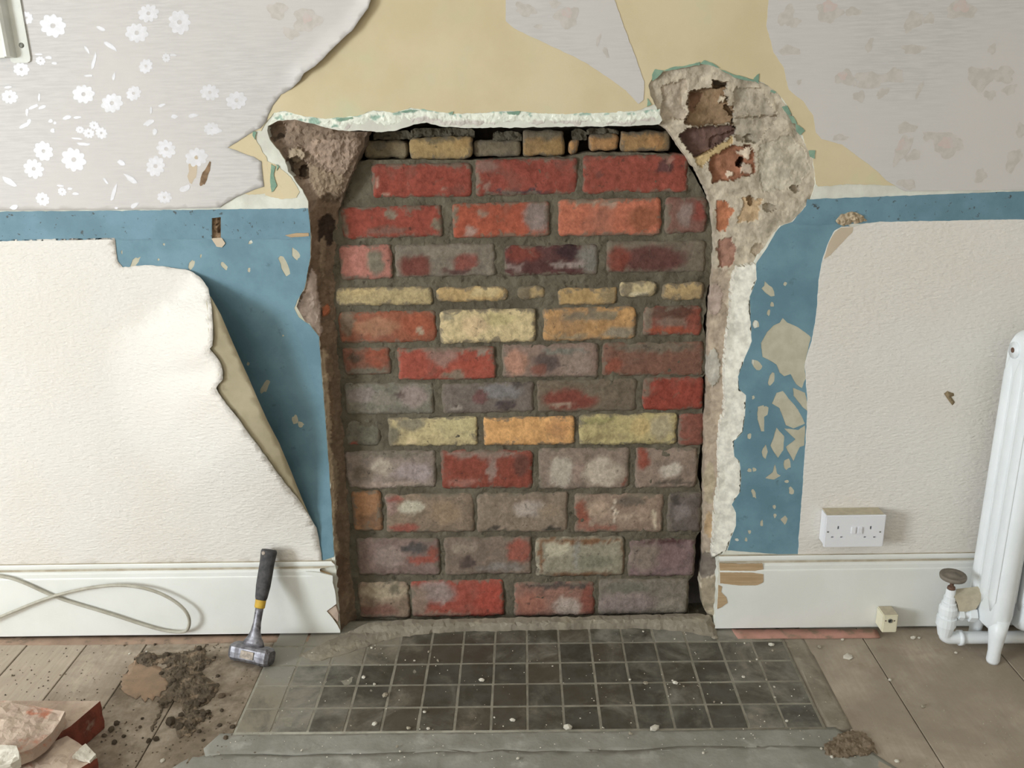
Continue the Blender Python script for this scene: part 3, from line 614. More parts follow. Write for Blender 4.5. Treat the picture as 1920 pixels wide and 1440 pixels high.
# x0, y0, x1, y1, colour, depth offset (proud of the face), traced stains (centre, radii, colour)
BR = [
 (683,263,763,297,(150,134,106),-.030,[zc((520,260,70,40,(122,112,98)))]),
 (767,257,886,299,(174,144,92),-.018,[zc((1100,200,200,25,(128,112,84))),zc((1280,240,90,60,(182,146,88)))]),
 (887,263,977,293,(128,114,94),-.030,[]),
 (980,245,1058,293,(166,130,78),-.025,[zd_((280,140,190,70,(112,103,88)))]),
 (1066,262,1084,290,(200,144,76),-.030,[]),
 (1104,251,1159,283,(190,138,80),-.025,[zd_((820,155,130,25,(116,106,90)))]),
 (1163,246,1258,284,(170,130,80),-.020,[zd_((1180,125,210,22,(106,96,82))),zd_((1290,220,70,60,(192,140,80))),zd_((1410,200,40,80,(140,120,88)))]),
 (696,307,885,370,(150,66,52),0,[zc((515,580,22,60,(172,132,120))),zc((590,690,32,25,(164,128,114))),zc((1130,640,45,18,(160,118,106))),zc((1230,660,90,40,(132,64,54)))]),
 (891,298,1083,366,(146,66,54),0,[zc((1500,430,100,55,(144,104,96))),zc((1720,672,260,20,(80,66,74))),zd_((150,672,190,20,(80,66,74))),zc((1405,580,22,130,(126,112,100))),zc((1500,600,40,40,(160,124,114)))]),
 (1093,291,1292,361,(150,70,56),0,[zd_((1385,440,90,70,(98,64,64))),zd_((780,510,36,34,(118,66,60))),zd_((1610,560,24,90,(160,148,138))),zd_((1430,390,30,30,(164,118,108)))]),
 (640,387,830,446,(148,66,52),0,[zc((640,870,60,55,(130,119,105))),zc((600,1015,200,36,(124,88,78))),zc((1060,980,45,50,(128,118,102))),zc((390,800,60,16,(138,126,110))),zc((215,960,40,110,(122,108,94)))]),
 (848,380,1031,445,(166,78,52),.001,[zd_((230,900,130,150,(138,124,122))),zc((1340,1020,55,55,(170,138,130))),zc((1212,880,26,90,(124,114,98))),zc((1460,860,40,30,(150,124,110)))]),
 (1046,373,1240,442,(188,102,74),.002,[zd_((1180,920,150,110,(152,86,58))),zd_((870,800,70,36,(176,146,130))),zd_((720,755,220,18,(156,134,116)))]),
 (1246,370,1326,437,(130,88,80),0,[zd_((1560,880,60,110,(150,128,126))),zd_((1690,850,52,95,(142,68,60))),zd_((1390,900,40,120,(126,112,100)))]),
 (637,460,735,524,(178,112,102),.002,[za((265,110,42,62,(122,118,104))),za((140,175,40,14,(120,84,72)))]),
 (740,458,929,519,(128,118,108),0,[za((455,125,85,58,(116,58,50))),za((700,105,62,38,(136,70,62))),za((650,150,70,20,(92,62,60)))]),
 (946,460,1122,516,(92,58,58),0,[za((970,65,90,45,(128,60,50))),za((1300,90,75,75,(126,122,118))),za((1190,55,60,35,(66,46,50))),za((1190,115,95,16,(150,134,132))),za((930,130,50,12,(138,118,116)))]),
 (1137,452,1324,511,(118,106,94),0,[za((1590,92,180,66,(100,58,56))),za((1430,95,60,65,(130,62,50)))]),
 (629,539,810,573,(176,156,112),.002,[za((200,240,110,20,(190,166,116)))]),
 (818,539,952,565,(186,154,100),.001,[za((800,250,80,25,(196,172,124)))]),
 (970,538,1022,561,(172,146,100),.001,[za((970,255,40,40,(120,108,88)))]),
 (1046,540,1157,572,(180,146,92),0,[za((1380,270,40,40,(150,130,96)))]),
 (1162,529,1231,557,(196,176,134),.002,[za((1470,235,30,40,(140,126,102))),za((1540,265,60,12,(216,202,172)))]),
 (1242,531,1320,563,(180,152,104),.002,[]),
 (635,584,818,643,(152,86,62),0,[za((470,410,80,55,(164,84,56))),za((265,420,110,45,(168,116,88))),za((130,400,36,70,(126,108,92))),za((480,440,26,14,(170,150,130)))]),
 (824,581,1005,643,(206,184,138),.003,[za((850,380,100,30,(190,174,122))),za((740,410,70,50,(214,184,142))),za((615,365,36,22,(150,140,116)))]),
 (1018,577,1192,638,(184,138,84),0,[za((1300,365,140,26,(132,120,100))),za((1440,445,80,28,(144,134,118))),za((1465,355,45,40,(200,150,88))),za((1190,465,90,12,(160,140,110)))]),
 (1206,574,1316,629,(142,72,58),0,[za((1690,345,115,36,(94,60,50))),za((1690,395,80,28,(134,108,98))),za((1572,385,26,70,(126,114,102))),za((1680,435,130,16,(164,78,50)))]),
 (643,652,733,703,(132,86,70),0,[za((280,560,65,42,(154,78,54))),za((230,632,110,18,(112,108,96))),za((165,570,30,24,(96,78,68)))]),
 (746,652,929,712,(164,76,60),.002,[za((590,555,75,48,(154,116,108))),za((790,540,45,15,(144,130,120))),za((640,648,60,18,(132,118,104))),za((600,522,200,14,(134,112,100))),za((720,600,50,30,(166,72,54)))]),
 (941,645,1122,708,(140,116,108),0,[za((940,590,62,66,(184,132,112))),za((1090,590,64,44,(92,78,78))),za((1050,625,40,30,(140,78,64))),za((1180,535,110,18,(120,120,114))),za((1230,590,80,60,(146,126,118)))]),
 (1128,642,1320,705,(126,86,72),-.001,[za((1600,515,200,26,(116,104,92))),za((1400,600,60,30,(146,78,60)))]),
 (646,718,813,777,(124,120,110),0,[za((200,740,70,40,(142,130,130))),za((450,750,70,55,(152,134,132))),za((300,760,60,30,(138,130,122))),za((385,745,20,18,(100,84,82)))]),
 (828,718,1001,775,(118,106,102),0,[za((890,795,60,22,(76,66,72))),za((870,730,110,40,(126,122,126))),za((770,755,36,26,(116,78,78))),za((970,690,50,14,(80,72,72))),za((650,800,30,16,(150,138,132)))]),
 (1007,712,1194,772,(114,100,86),0,[za((1200,765,140,54,(132,64,54))),za((1310,735,56,20,(116,104,90))),za((1160,790,60,8,(158,136,122)))]),
 (1205,708,1319,769,(150,62,48),.002,[za((1570,690,20,60,(120,100,86)))]),
 (646,785,712,836,(112,108,96),-.002,[za((160,978,26,12,(150,70,60)))]),
 (728,783,895,837,(190,172,126),0,[za((440,880,70,34,(140,132,112))),za((340,930,46,50,(112,106,92))),za((430,965,30,26,(206,184,140))),za((660,900,110,60,(192,178,130)))]),
 (906,783,1078,835,(216,158,90),.002,[za((1150,900,60,50,(206,146,84)))]),
 (1086,777,1269,834,(182,166,114),.002,[za((1330,865,100,18,(150,142,90))),za((1640,900,66,66,(174,160,130))),za((1540,900,50,50,(198,172,114))),za((1340,950,70,14,(150,134,92)))]),
 (1272,776,1320,836,(140,82,70),0,[]),
 (648,846,818,916,(142,126,120),0,[za((290,1090,56,44,(176,162,150))),za((450,1115,100,44,(162,146,150))),za((350,1028,170,14,(122,114,102))),za((330,1180,170,14,(170,150,142))),za((200,1120,60,40,(124,110,98)))]),
 (827,845,999,917,(142,68,54),0,[za((780,1028,200,16,(144,120,112))),za((825,1100,22,60,(152,126,120))),za((965,1085,40,60,(108,66,58))),za((680,1165,80,14,(158,104,94)))]),
 (1009,841,1180,917,(142,124,114),0,[za((1160,1110,58,80,(192,180,170))),za((1360,1115,100,72,(192,176,164))),za((1470,1165,10,30,(130,76,60))),za((1240,1110,24,60,(156,132,124)))]),
 (1191,840,1308,916,(146,126,116),0,[za((1545,1040,32,54,(152,72,56))),za((1690,1105,56,34,(196,184,176))),za((1700,1165,95,14,(96,84,76)))]),
 (661,922,715,996,(164,116,78),.001,[za((230,1350,70,40,(134,98,70)))]),
 (723,927,890,999,(138,118,102),0,[za((440,1280,60,36,(192,184,168))),za((390,1382,85,18,(154,80,70))),za((340,1270,32,54,(154,124,120))),za((600,1310,80,60,(150,126,104))),za((360,1240,40,16,(150,84,74)))]),
 (894,925,1065,998,(140,122,108),0,[za((1000,1290,74,42,(178,164,158))),za((840,1388,60,11,(70,64,60))),za((1120,1388,52,11,(68,66,60))),za((1100,1300,60,40,(150,130,112)))]),
 (1076,927,1244,999,(152,128,114),0,[za((1250,1310,36,66,(150,80,62))),za((1330,1290,60,40,(178,152,134))),za((1410,1310,7,66,(212,196,182))),za((1490,1250,70,30,(112,100,90))),za((1330,1382,110,18,(152,98,84))),za((1605,1340,10,54,(206,190,170))),za((1480,1330,90,10,(180,156,140)))]),
 (1252,925,1316,998,(106,96,94),0,[za((1700,1240,30,26,(80,72,70))),za((1735,1300,44,44,(132,120,122)))]),
 (669,1010,825,1079,(130,108,104),0,[zb_((340,100,48,20,(82,78,80))),zb_((370,145,64,15,(164,76,62))),zb_((250,130,60,40,(148,128,124))),zb_((400,110,16,20,(150,76,62)))]),
 (833,1008,997,1078,(128,110,100),0,[zb_((712,110,46,42,(162,82,68))),zb_((520,100,54,24,(154,138,126))),zb_((520,150,28,14,(82,68,66))),zb_((640,170,90,14,(132,124,122)))]),
 (1004,1008,1171,1081,(152,144,128),.001,[zb_((930,74,160,12,(128,88,58))),zb_((850,100,52,26,(190,180,160))),zb_((980,150,74,30,(130,126,110))),zb_((912,120,8,60,(150,146,140))),zb_((930,196,140,9,(122,86,58))),zb_((1080,130,8,60,(120,84,56))),zb_((782,130,8,60,(130,92,64)))]),
 (1178,1012,1304,1081,(130,106,110),0,[zb_((1240,72,120,12,(82,54,56))),zb_((1150,130,64,50,(138,122,114))),zb_((1250,130,50,40,(136,108,112)))]),
 (672,1093,768,1160,(142,120,104),0,[zb_((230,252,95,34,(174,156,134))),zb_((270,250,16,16,(116,106,90))),zb_((200,322,80,24,(132,92,82))),zb_((225,235,10,10,(116,104,88)))]),
 (771,1089,945,1157,(162,74,60),.001,[zb_((410,258,78,42,(152,134,132))),zb_((345,285,40,60,(142,120,108))),zb_((600,275,60,54,(174,70,54))),zb_((440,335,110,10,(150,118,104)))]),
 (963,1092,1115,1156,(152,108,96),0,[zb_((750,300,56,40,(166,106,90))),zb_((880,312,50,36,(184,166,160))),zb_((850,232,130,12,(84,76,74))),zb_((955,285,25,56,(142,78,66)))]),
 (1122,1087,1291,1153,(128,118,110),0,[zb_((1090,295,110,40,(146,130,130))),zb_((1255,315,54,40,(150,140,130))),zb_((1100,240,80,20,(118,114,104)))])]
def dsat(c, k=.80, g=1.0):
    c = np.array(c[:3]); l = c@np.array([.3, .59, .11]); return (l+(c-l)*k)*g*np.array([1.02, 1.01, .93])
def brick_mesh(x0, y0, x1, y1, y, seed, basec, stains):
    w = PW(x1, y0, y).x-PW(x0, y0, y).x; h = PW(x0, y0, y).z-PW(x0, y1, y).z
    nx, nz = max(4, int((x1-x0)/5)), max(4, int((y1-y0)/5))
    vs = []; ed = []; cl = []; q = random.Random(seed); s = seed*3.7
    sk = q.uniform(-.03, .03); r = .005+.006*q.random()
    st = [(e[0], e[1], max(3.0, e[2]), max(3.0, e[3]), dsat(S(*e[4]))) for e in stains]
    b0 = dsat(S(*basec))
    for j in range(nz+1):
        for i in range(nx+1):
            u, v = i/nx*2-1, j/nz*2-1
            au, av = abs(u)*w/2, abs(v)*h/2
            X, Z = u*w/2, v*h/2
            du, dv = max(0, au-(w/2-r)), max(0, av-(h/2-r)); L = math.hypot(du, dv)
            if L > r: X -= math.copysign((L-r)*du/L, u); Z -= math.copysign((L-r)*dv/L, v)
            m = .0032
            X += m*fbm(X*40+s, Z*40, 1.0); Z += m*fbm(X*40, Z*40+s, 5.0)
            e = min(w/2-au, h/2-av)
            Y = .0026*(1-min(1, e/.005))**2+.0024*fbm(X*30+s, Z*30, 9.0)+.0014*fbm(X*110+s, Z*110, 3.0)
            vs.append((X, Y, Z+sk*X*.2)); ed.append(1-min(1, e/.014))
            px, py = x0+(u+1)/2*(x1-x0), y1-(v+1)/2*(y1-y0)
            wx, wy = px+7*fbm(px*.05+s, py*.05, 2)+3*fbm(px*.2, py*.2+s, 3), py+6*fbm(px*.05, py*.05+s, 7)+3*fbm(px*.2+s, py*.2, 8)
            c = b0*(1+.16*fbm(px*.03+s, py*.05, 4))
            for ex, ey, rx, ry, ec in st:
                d = math.hypot((wx-ex)/rx, (wy-ey)/ry); k_ = 1-sstep(.72, 1.18, d)
                if k_ > 0: c = c*(1-k_*.94)+ec*k_*.94
            cl.append(c)
    fs = []
    for j in range(nz):
        for i in range(nx):
            a = j*(nx+1)+i; fs.append((a, a+1, a+nx+2, a+nx+1))
    rim_ = [i for i in range(nx+1)]+[(j+1)*(nx+1)-1 for j in range(1, nz+1)]+[nz*(nx+1)+i for i in range(nx-1, -1, -1)]+[j*(nx+1) for j in range(nz-1, 0, -1)]
    n0 = len(vs)
    for k_ in rim_: vs.append((vs[k_][0], .05, vs[k_][2])); ed.append(1); cl.append(cl[k_])
    n = len(rim_)
    for k_ in range(n): fs.append((rim_[(k_+1) % n], rim_[k_], n0+k_, n0+(k_+1) % n))
    me = mesh('brick', vs, fs, True)
    at = me.attributes.new('edge', 'FLOAT', 'POINT'); at.data.foreach_set('value', ed)
    ca = me.color_attributes.new('Col', 'FLOAT_COLOR', 'POINT')
    ca.data.foreach_set('color', np.hstack([np.array(cl), np.ones((len(cl), 1))]).ravel())
    return me
for i, (x0, y0, x1, y1, c, pr_, stn) in enumerate(BR):
    y = BY-pr_
    me = brick_mesh(x0, y0, x1, y1, y, i+1, c, stn)
    o = link('brick', me, M['brick'])
    o.location = PW((x0+x1)/2, (y0+y1)/2, y); put(o, inf)
    o.rotation_euler.y = random.uniform(-.006, .012)
# mortar bed with joints set a little back, dark gap along its right edge and over its top
mb = jag(rim([(648,306),(690,300),(760,299),(890,300),(980,295),(1060,294),(1100,286),(1160,285),(1250,288),(1284,300),(1302,330),(1322,366),(1334,400),(1335,440),(1334,520),(1322,560),(1324,580),(1318,610),(1325,640),(1324,700),(1315,712),(1317,770),(1322,800),(1312,840),(1308,890),(1316,930),(1316,990),(1304,1010),(1300,1080),(1290,1090),(1292,1150),(1330,1150),(1330,1215),(620,1215),(600,1100),(590,800),(590,500),(610,380)]), 1.5, 6, 71)
def mb_y(V):
    return .0640+np.array([.0035*fbm(a*.03, b*.03, 2.7)+.0018*fbm(a*.12, b*.12, 8.1) for a, b in V])
patch('mortar_bed', mb, M['mortar'], inf, (), mb_y, 6, .05).location = (0, -.06, 0)
# soot-dark lumps behind the top course
for (a, b, c_, d) in ((700,244,770,262),(770,240,890,258),(925,246,978,264),(1072,242,1100,262),(1100,240,1160,252)):
    pp = jag([(a, b+4), (a+8, b), (c_-6, b+1), (c_, b+6), (c_, d), (a, d)], 2, 4, a)
    patch('mortar_lump', pp, M['mortar'], inf, (), lambda V: .092+np.array([.008*fbm(q*.08, r*.08, 4) for q, r in V]), 4, .03).location = (0, -.06, 0)

# cement fillet along the foot of the infill
fil = jag(rim([(640,1190),(690,1168),(760,1162),(860,1160),(960,1158),(1080,1156),(1200,1153),(1290,1150),(1330,1152),(1342,1176),(1345,1196),(1300,1186),(1200,1174),(1100,1176),(980,1180),(860,1182),(780,1190),(720,1200),(660,1222),(590,1240),(560,1228)]), 2, 6, 72)
def fil_place(v):
    p = PF(v[0], v[1], .004); e = float(pdist(np.array([v]), fil, True)[0])
    up = max(0, (p.y+.01))*.35
    return PF(v[0], v[1], .003+min(.006, e*.0006)+min(.022, up)+.0016*fbm(v[0]*.05, v[1]*.08, 6))
patch('floor_fillet', fil, M['screed'], None, (), 0, 6, .01, place=fil_place)['kind'] = 'structure'

# ================================================================== skirting boards
ZB = PW(300, 1050, -.02).z
prof = [(0, .0), (.013, -.0002), (.0155, -.0025), (.0165, -.008), (.0150, -.0125), (.0095, -.0145), (.0115, -.0200), (.0165, -.0215), (.0185, -.026), (.019, -.036), (.0215, -.0385), (.022, -.042)]
ZT = .207
prof = [(d*.6, ZT+z) for d, z in prof]+[(.0132, z) for z in (.15, .13, .11, .09, .07, .05, .03, .014, .007)]
def skirting(name, x0, x1, ends, right_side):
    """ends: x of the broken end as function of z; x0..x1 far limits"""
    xs = np.linspace(0, 1, 40); vs = []; fs = []; mi = []
    m = len(prof)
    for t in xs:
        for d, z in prof:
            e = ends(z)
            x = x0+(e-x0)*t if not right_side else e+(x1-e)*t
            w = .0009*fbm(x*3, z*4, 2)+.0004*fbm(x*14, z*10, 5)
            vs.append((x, -d-w, z))
    for i in range(len(xs)-1):
        for j in range(m-1):
            a = i*m+j; fs.append((a, a+1, a+m+1, a+m)); mi.append(1 if j in (0, 5) else 0)
    # close the broken end back to the wall
    k = (len(xs)-1)*m if not right_side else 0
    n0 = len(vs)
    for j in range(m): v = vs[k+j]; vs.append((v[0]+(-.004 if not right_side else .004), .0, v[2]))
    for j in range(m-1): fs.append((k+j, k+j+1, n0+j+1, n0+j)); mi.append(2)
    me = mesh(name, vs, fs); bm = bmesh.new(); bm.from_mesh(me); bmesh.ops.recalc_face_normals(bm, faces=bm.faces)
    bm.to_mesh(me); bm.free()
    o = link(name, me, [M['white_gloss'], M['ledge_dust'], M['wood_bare']]); o['kind'] = 'structure'
    me.polygons.foreach_set('material_index', mi)
    for p in me.polygons: p.use_smooth = False
    return o
def interp(tab):
    zs = [(PW(px, py, -.013).z, PW(px, py, -.013).x) for px, py in tab]; zs.sort()
    A = np.array(zs)
    return lambda z: float(np.interp(z, A[:, 0], A[:, 1]))+.002*fbm(z*120, 2.2, 0)
endL = interp([(606,1049),(616,1052),(627,1058),(627,1064),(600,1068),(596,1071),(618,1078),(624,1084),(624,1093),(629,1109),(631,1125),(629,1136),(613,1145),(612,1150),(622,1156),(628,1164),(637,1178),(638,1190)])
endR = interp([(1349,1047),(1350,1058),(1349,1080),(1347,1100),(1344,1120),(1343,1140),(1341,1160),(1340,1180)])
bL = skirting('baseboard_left', XL, None, endL, False)
bR = skirting('baseboard_right', None, XR, endR, True)
def bare(name, poly, mat, parent, y=-.0148, st=None, d=.0012): return patch(name, jag(poly, .6, 4, poly[0][0]), mat, parent, (), y, st, d)
bare('bare_wood', [(1349,1056),(1380,1058),(1430,1057),(1431,1068),(1410,1071),(1350,1070)], M['wood_bare'], bR, -.0132, None, .003)
bare('bare_wood', [(1350,1073),(1410,1074),(1431,1077),(1431,1092),(1420,1097),(1390,1098),(1350,1094)], M['wood_bare'], bR, -.0148)
bare('bare_wood', [(1347,1097),(1354,1100),(1352,1110),(1362,1120),(1364,1130),(1354,1138),(1345,1142)], M['wood_bare'], bR)
bare('splinter', [(573,1072),(600,1074),(624,1080),(624,1089),(616,1090),(600,1082),(578,1078)], M['white_gloss'], bL, -.0164, None, .003)
bare('mortar_crumb', [(611,1146),(620,1138),(630,1136),(634,1150),(634,1166),(624,1158),(612,1151)], M['loosemortar'], bL, -.010, None, .01)

# ================================================================== floor, boards, hearth
floor = slab('floor', (XL, YB, -.09), (XR, .06, -.022), M['subfloor'])
def board(x0, x1, y0, y1, dirt, seed, soil=.3):
    q = random.Random(seed); bm = bmesh.new(); bmesh.ops.create_cube(bm, size=1)
    zt = q.uniform(-.0012, .0)
    for v in bm.verts:
        v.co = Vector(((x0+x1)/2+v.co.x*(x1-x0), (y0+y1)/2+v.co.y*(y1-y0), -.012+zt+v.co.z*.024))
    bmesh.ops.bevel(bm, geom=[e for e in bm.edges if all(v.co.z > -.01 for v in e.verts) and abs(e.verts[0].co.x-e.verts[1].co.x) < 1e-6], offset=.0012, segments=1, affect='EDGES')
    o = link('floorboard', bm_mesh('floorboard', bm), M['board'], floor); o['dirt'] = float(dirt); o['soil'] = float(soil); return o
HX0, HX1, HY0 = -.640, .622, -.378              # hearth slab
gap = .0030
xl = [PF(50, 1210).x, PF(158, 1210).x]; wB = (xl[1]-xl[0])*1.03
xs = [xl[0]-wB*i for i in range(16, 0, -1)]+[xl[0]+wB*i for i in range(0, 30)]
xs = [x for x in xs if x < HX0-.03]+[HX0]
FRONT = -.445
for i in range(len(xs)-1):
    board(xs[i]+gap/2, xs[i+1]-gap/2, YB if i < 99 else 0, -.005, .35 if xs[i] < -1.1 else .7, i, .12 if xs[i] < -1.2 else .5 if xs[i] < -1.05 else 1.0)
xr1 = PF(1705, 1335).x; xr2 = PF(1905, 1258).x
xsR = [HX1+.05, xr1, xr2, xr2+.15, xr2+.30, XR]
for i in range(len(xsR)-1):
    g = .0022
    board(xsR[i]+g/2, xsR[i+1]-g/2, YB, -.005, .95, 50+i, .22)
# bare concrete in front of and around the hearth tiles
conc = [(HX0-.012, .055), (HX0-.012, HY0-.05), (HX1+.05, HY0-.05), (HX1+.05, .055)]
tiles_rect = [(HX0, .05), (HX0, HY0), (HX1, HY0), (HX1, .05)]
def flat(name, poly, mat, z, back, hl=(), st=.02, amp=.0016, parent=None):
    return patch(name, poly, mat, parent, hl, 0, st, back, place=lambda v: Vector((v[0], v[1], z+amp*fbm(v[0]*22, v[1]*22, 3)+amp*.5*fbm(v[0]*70, v[1]*70, 5))), smooth=True)
hearth = flat('hearth', tiles_rect, M['grout'], .0008, .02, (), .016, .0004); hearth['kind'] = 'structure'
ks = flat('floor_kerb', [(a/1000, b/1000) for a, b in jag([(-668, -374), (-690, -420), (-676, -440), (652, -436), (660, -400), (642, -374)], 5, 9, 4.1, True, .03)], M['concrete'], .0000, .004, (), .010, .0016); ks['kind'] = 'structure'
kc = flat('floor_concrete', [(a/1000, b/1000) for a, b in jag([(-700, -442), (-742, -480), (-735, -560), (-780, -720), (-600, -1100), (500, -1150), (720, -800), (690, -600), (728, -500), (676, -430), (300, -433), (-300, -437)], 9, 12, 2.2, True, .02)], M['concrete'], .0003, .004, (), .014, .0020); kc['kind'] = 'structure'
ks2 = flat('floor_margin', [(HX1, .05), (HX1, HY0), (HX1+.055, HY0), (HX1+.055, -.02), (HX1+.055, .05)], M['screed'], -.0006, .02, (), .014, .0014); ks2['kind'] = 'structure'
T = .0785; tm = []
for v in range(3):
    bm = bmesh.new(); bmesh.ops.create_cube(bm, size=1)
    for q in bm.verts: q.co = Vector((q.co.x*(T-.0036), q.co.y*(T-.0036), q.co.z*.012-.006))
    bmesh.ops.bevel(bm, geom=[e for e in bm.edges if all(a.co.z > -.001 for a in e.verts)]+[e for e in bm.edges if abs(e.verts[0].co.z-e.verts[1].co.z) > .005], offset=.0016, segments=1, affect='EDGES')
    tm.append(bm_mesh('hearth_tile', bm)); tm[-1].materials.append(M['tile'])
X0, Y0 = -.4808, -.37496
for c_ in range(-2, 14):
    for r in range(0, 5):
        x, y = X0+(c_+.5)*T, Y0+(r+.5)*T
        o = link('hearth_tile', tm[(c_*3+r) % 3], None, hearth)
        o.location = (x, y, .0014+random.uniform(-.0004, .0005)); o.rotation_euler.z = random.uniform(-.006, .006)
        o.rotation_euler.x = random.uniform(-.004, .004)
        # dust lies thick at the left end, at the back corners and under the broken jamb
        d = .43+.38*max(0, (-.40-x)/.2)+.10*(r == 4)+(.25 if (r >= 3 and x < -.3) else 0)+(.12 if (r >= 4 and x > .3) else 0)+(.14 if x > .45 else 0)+random.uniform(-.03, .04)
        o['dust'] = float(d)
# painted margin strips at the foot of the skirting
def strip(name, poly, mat, z=.0012):
    o = patch(name, jag(poly, .5, 10, poly[0][0]), mat, None, (), 0, 14, .004, place=lambda v: PF(v[0], v[1], z), smooth=True); o['kind'] = 'structure'
strip('trim_1', rim([(1372,1179),(1644,1180),(1650,1194),(1500,1195),(1384,1196)]), M['pink'], .0042)
strip('trim_2', rim([(-500,1195),(0,1190),(300,1189),(636,1187),(600,1202),(450,1205),(250,1207),(0,1209),(-500,1216)]), M['pinkdirty'])

# ================================================================== hammer
def loft(rings, name, mat, parent, n=16, cap=True, smooth=True, sq=2.0):
    """rings: (centre Vector, x-axis Vector*rx, y-axis Vector*ry); superellipse exponent sq"""
    vs = []; fs = []
    for c_, ax, ay in rings:
        for i in range(n):
            a = i/n*2*math.pi; ca, sa = math.cos(a), math.sin(a)
            vs.append(c_+ax*math.copysign(abs(ca)**(2/sq), ca)+ay*math.copysign(abs(sa)**(2/sq), sa))
    for j in range(len(rings)-1):
        for i in range(n):
            fs.append((j*n+i, j*n+(i+1) % n, (j+1)*n+(i+1) % n, (j+1)*n+i))
    if cap: fs.append(tuple(range(n-1, -1, -1))); fs.append(tuple((len(rings)-1)*n+i for i in range(n)))
    me = mesh(name, vs, fs, smooth); bm = bmesh.new(); bm.from_mesh(me); bmesh.ops.recalc_face_normals(bm, faces=bm.faces); bm.to_mesh(me); bm.free()
    return link(name, me, mat, parent)
hb = PF(470, 1249, .002); hb = Vector((hb.x, hb.y+.018, 0))
ham = tag(empty('club_hammer', hb), 'steel club hammer with black grip and yellow band leaning on skirting', 'hammer')
topw = PW(505, 1031, -.024)-hb
c0 = Vector((0, 0, .024)); zax = (topw-c0).normalized(); HLn = (topw-c0).length
xax = Vector((.96, -.26, 0)); xax = (xax-zax*xax.dot(zax)).normalized(); yax = zax.cross(xax)
def hr(t, rx, ry): return (c0+zax*(HLn*t), xax*rx, yax*ry)
# head: chamfered block along xax
hv = []
for s, q in ((-.054, .72), (-.046, .96), (-.034, 1), (-.024, .94), (.024, .94), (.034, 1), (.046, .96), (.054, .72)):
    hv.append((c0+xax*s, yax*(.0225*q), zax*(.0225*q)))
loft(hv, 'head', M['steel'], ham, 16, True, False, 3.4)
lp = c0-yax*.0222
me = mesh('label_patch', [lp+xax*a+zax*b-yax*.0006*k_ for k_ in (1,) for a, b in ((-.018, -.009), (.017, -.009), (.017, .009), (-.017, .009))], [(0, 1, 2, 3)])
link('label_patch', me, M['paperlabel'], ham)
loft([hr(.07, .031, .014), hr(.12, .026, .012), hr(.17, .017, .010), hr(.22, .0125, .009), hr(.30, .0098, .0088), hr(.40, .0100, .0085), hr(.455, .0108, .0088)], 'shaft', M['steel'], ham)
loft([hr(.44, .0125, .0105), hr(.45, .0130, .011), hr(.52, .0134, .0115), hr(.525, .0130, .0112)], 'yellow_band', M['yellowband'], ham)
loft([hr(.515, .0132, .0112), hr(.54, .0152, .0130), hr(.65, .0182, .0140), hr(.75, .0186, .0138), hr(.86, .0186, .0138), hr(.95, .0200, .0150), hr(.985, .0202, .0152), hr(1.0, .0188, .0138)], 'grip', M['rubber'], ham)
a_ = c0+zax*(HLn*.968)-yax*.0150-xax*.006
loft([(a_, xax*.0048, zax*.0048), (a_-yax*.0008, xax*.0044, zax*.0044)], 'grip_hole_plug', M['paperlabel'], ham)

# ================================================================== cable
def tube(name, pts, r, mat, parent=None, res=3, cyc=False):
    cu = bpy.data.curves.new(name, 'CURVE'); cu.dimensions = '3D'; cu.bevel_depth = r; cu.bevel_resolution = res; cu.use_fill_caps = True
    s = cu.splines.new('NURBS'); s.points.add(len(pts)-1); s.order_u = 4; s.use_endpoint_u = True; s.use_cyclic_u = cyc; s.resolution_u = 5
    for p, v in zip(s.points, pts): p.co = (*v, 1)
    t = bpy.data.objects.new(name, cu); COL.objects.link(t)
    dg = bpy.context.evaluated_depsgraph_get(); me = bpy.data.meshes.new_from_object(t.evaluated_get(dg))
    bpy.data.objects.remove(t); me.polygons.foreach_set('use_smooth', [True]*len(me.polygons)); me.materials.clear()
    return link(name, me, mat, parent)
cpts = [(-160,1064,-.022),(-60,1074,-.020),(0,1079,-.018),(30,1086,-.018),(62,1100,-.019),(105,1121,-.019),(160,1137,-.019),(220,1155,-.020),(275,1174,-.020),(310,1183,-.021),(335,1186,-.023),(350,1184,-.028),(355,1174,-.034),(356,1160,-.036),(348,1144,-.036),(330,1128,-.034),(300,1111,-.032),(262,1100,-.030),(220,1096,-.028),(170,1101,-.026),(100,1116,-.025),(40,1140,-.027),(0,1157,-.029),(-80,1190,-.037)]
cb = tube('aerial_cable', [PW(*p) for p in cpts], .0040, M['cable'])
tag(cb, 'grey-white cable looped against the left skirting board', 'cable')

# ================================================================== double socket
sy0 = -.046
pa, pb, pc, pd = PW(1548, 967, sy0), PW(1662, 967, sy0), PW(1656, 1026, sy0), PW(1545, 1026, sy0)
sx0, sx1 = (pa.x+pd.x)/2, (pb.x+pc.x)/2; sz1, sz0 = (pa.z+pb.z)/2, (pc.z+pd.z)/2
so = tag(empty('double_socket', ((sx0+sx1)/2, -.0026, sz0)), 'white double switched power socket on surface box above skirting', 'socket')
def box(name, lo, hi, mat, parent, bev=0, loc=None):
    bm = bmesh.new(); bmesh.ops.create_cube(bm, size=1)
    for v in bm.verts: v.co = Vector([(lo[i]+hi[i])/2+v.co[i]*(hi[i]-lo[i]) for i in range(3)])
    if bev: bmesh.ops.bevel(bm, geom=bm.edges[:], offset=bev, segments=2, affect='EDGES')
    o = link(name, bm_mesh(name, bm), mat)
    if parent is not None: put(o, parent)
    return o
box('back_box', (sx0+.003, -.040, sz0+.001), (sx1-.003, -.0025, sz1-.001), M['plastic'], so, .002)
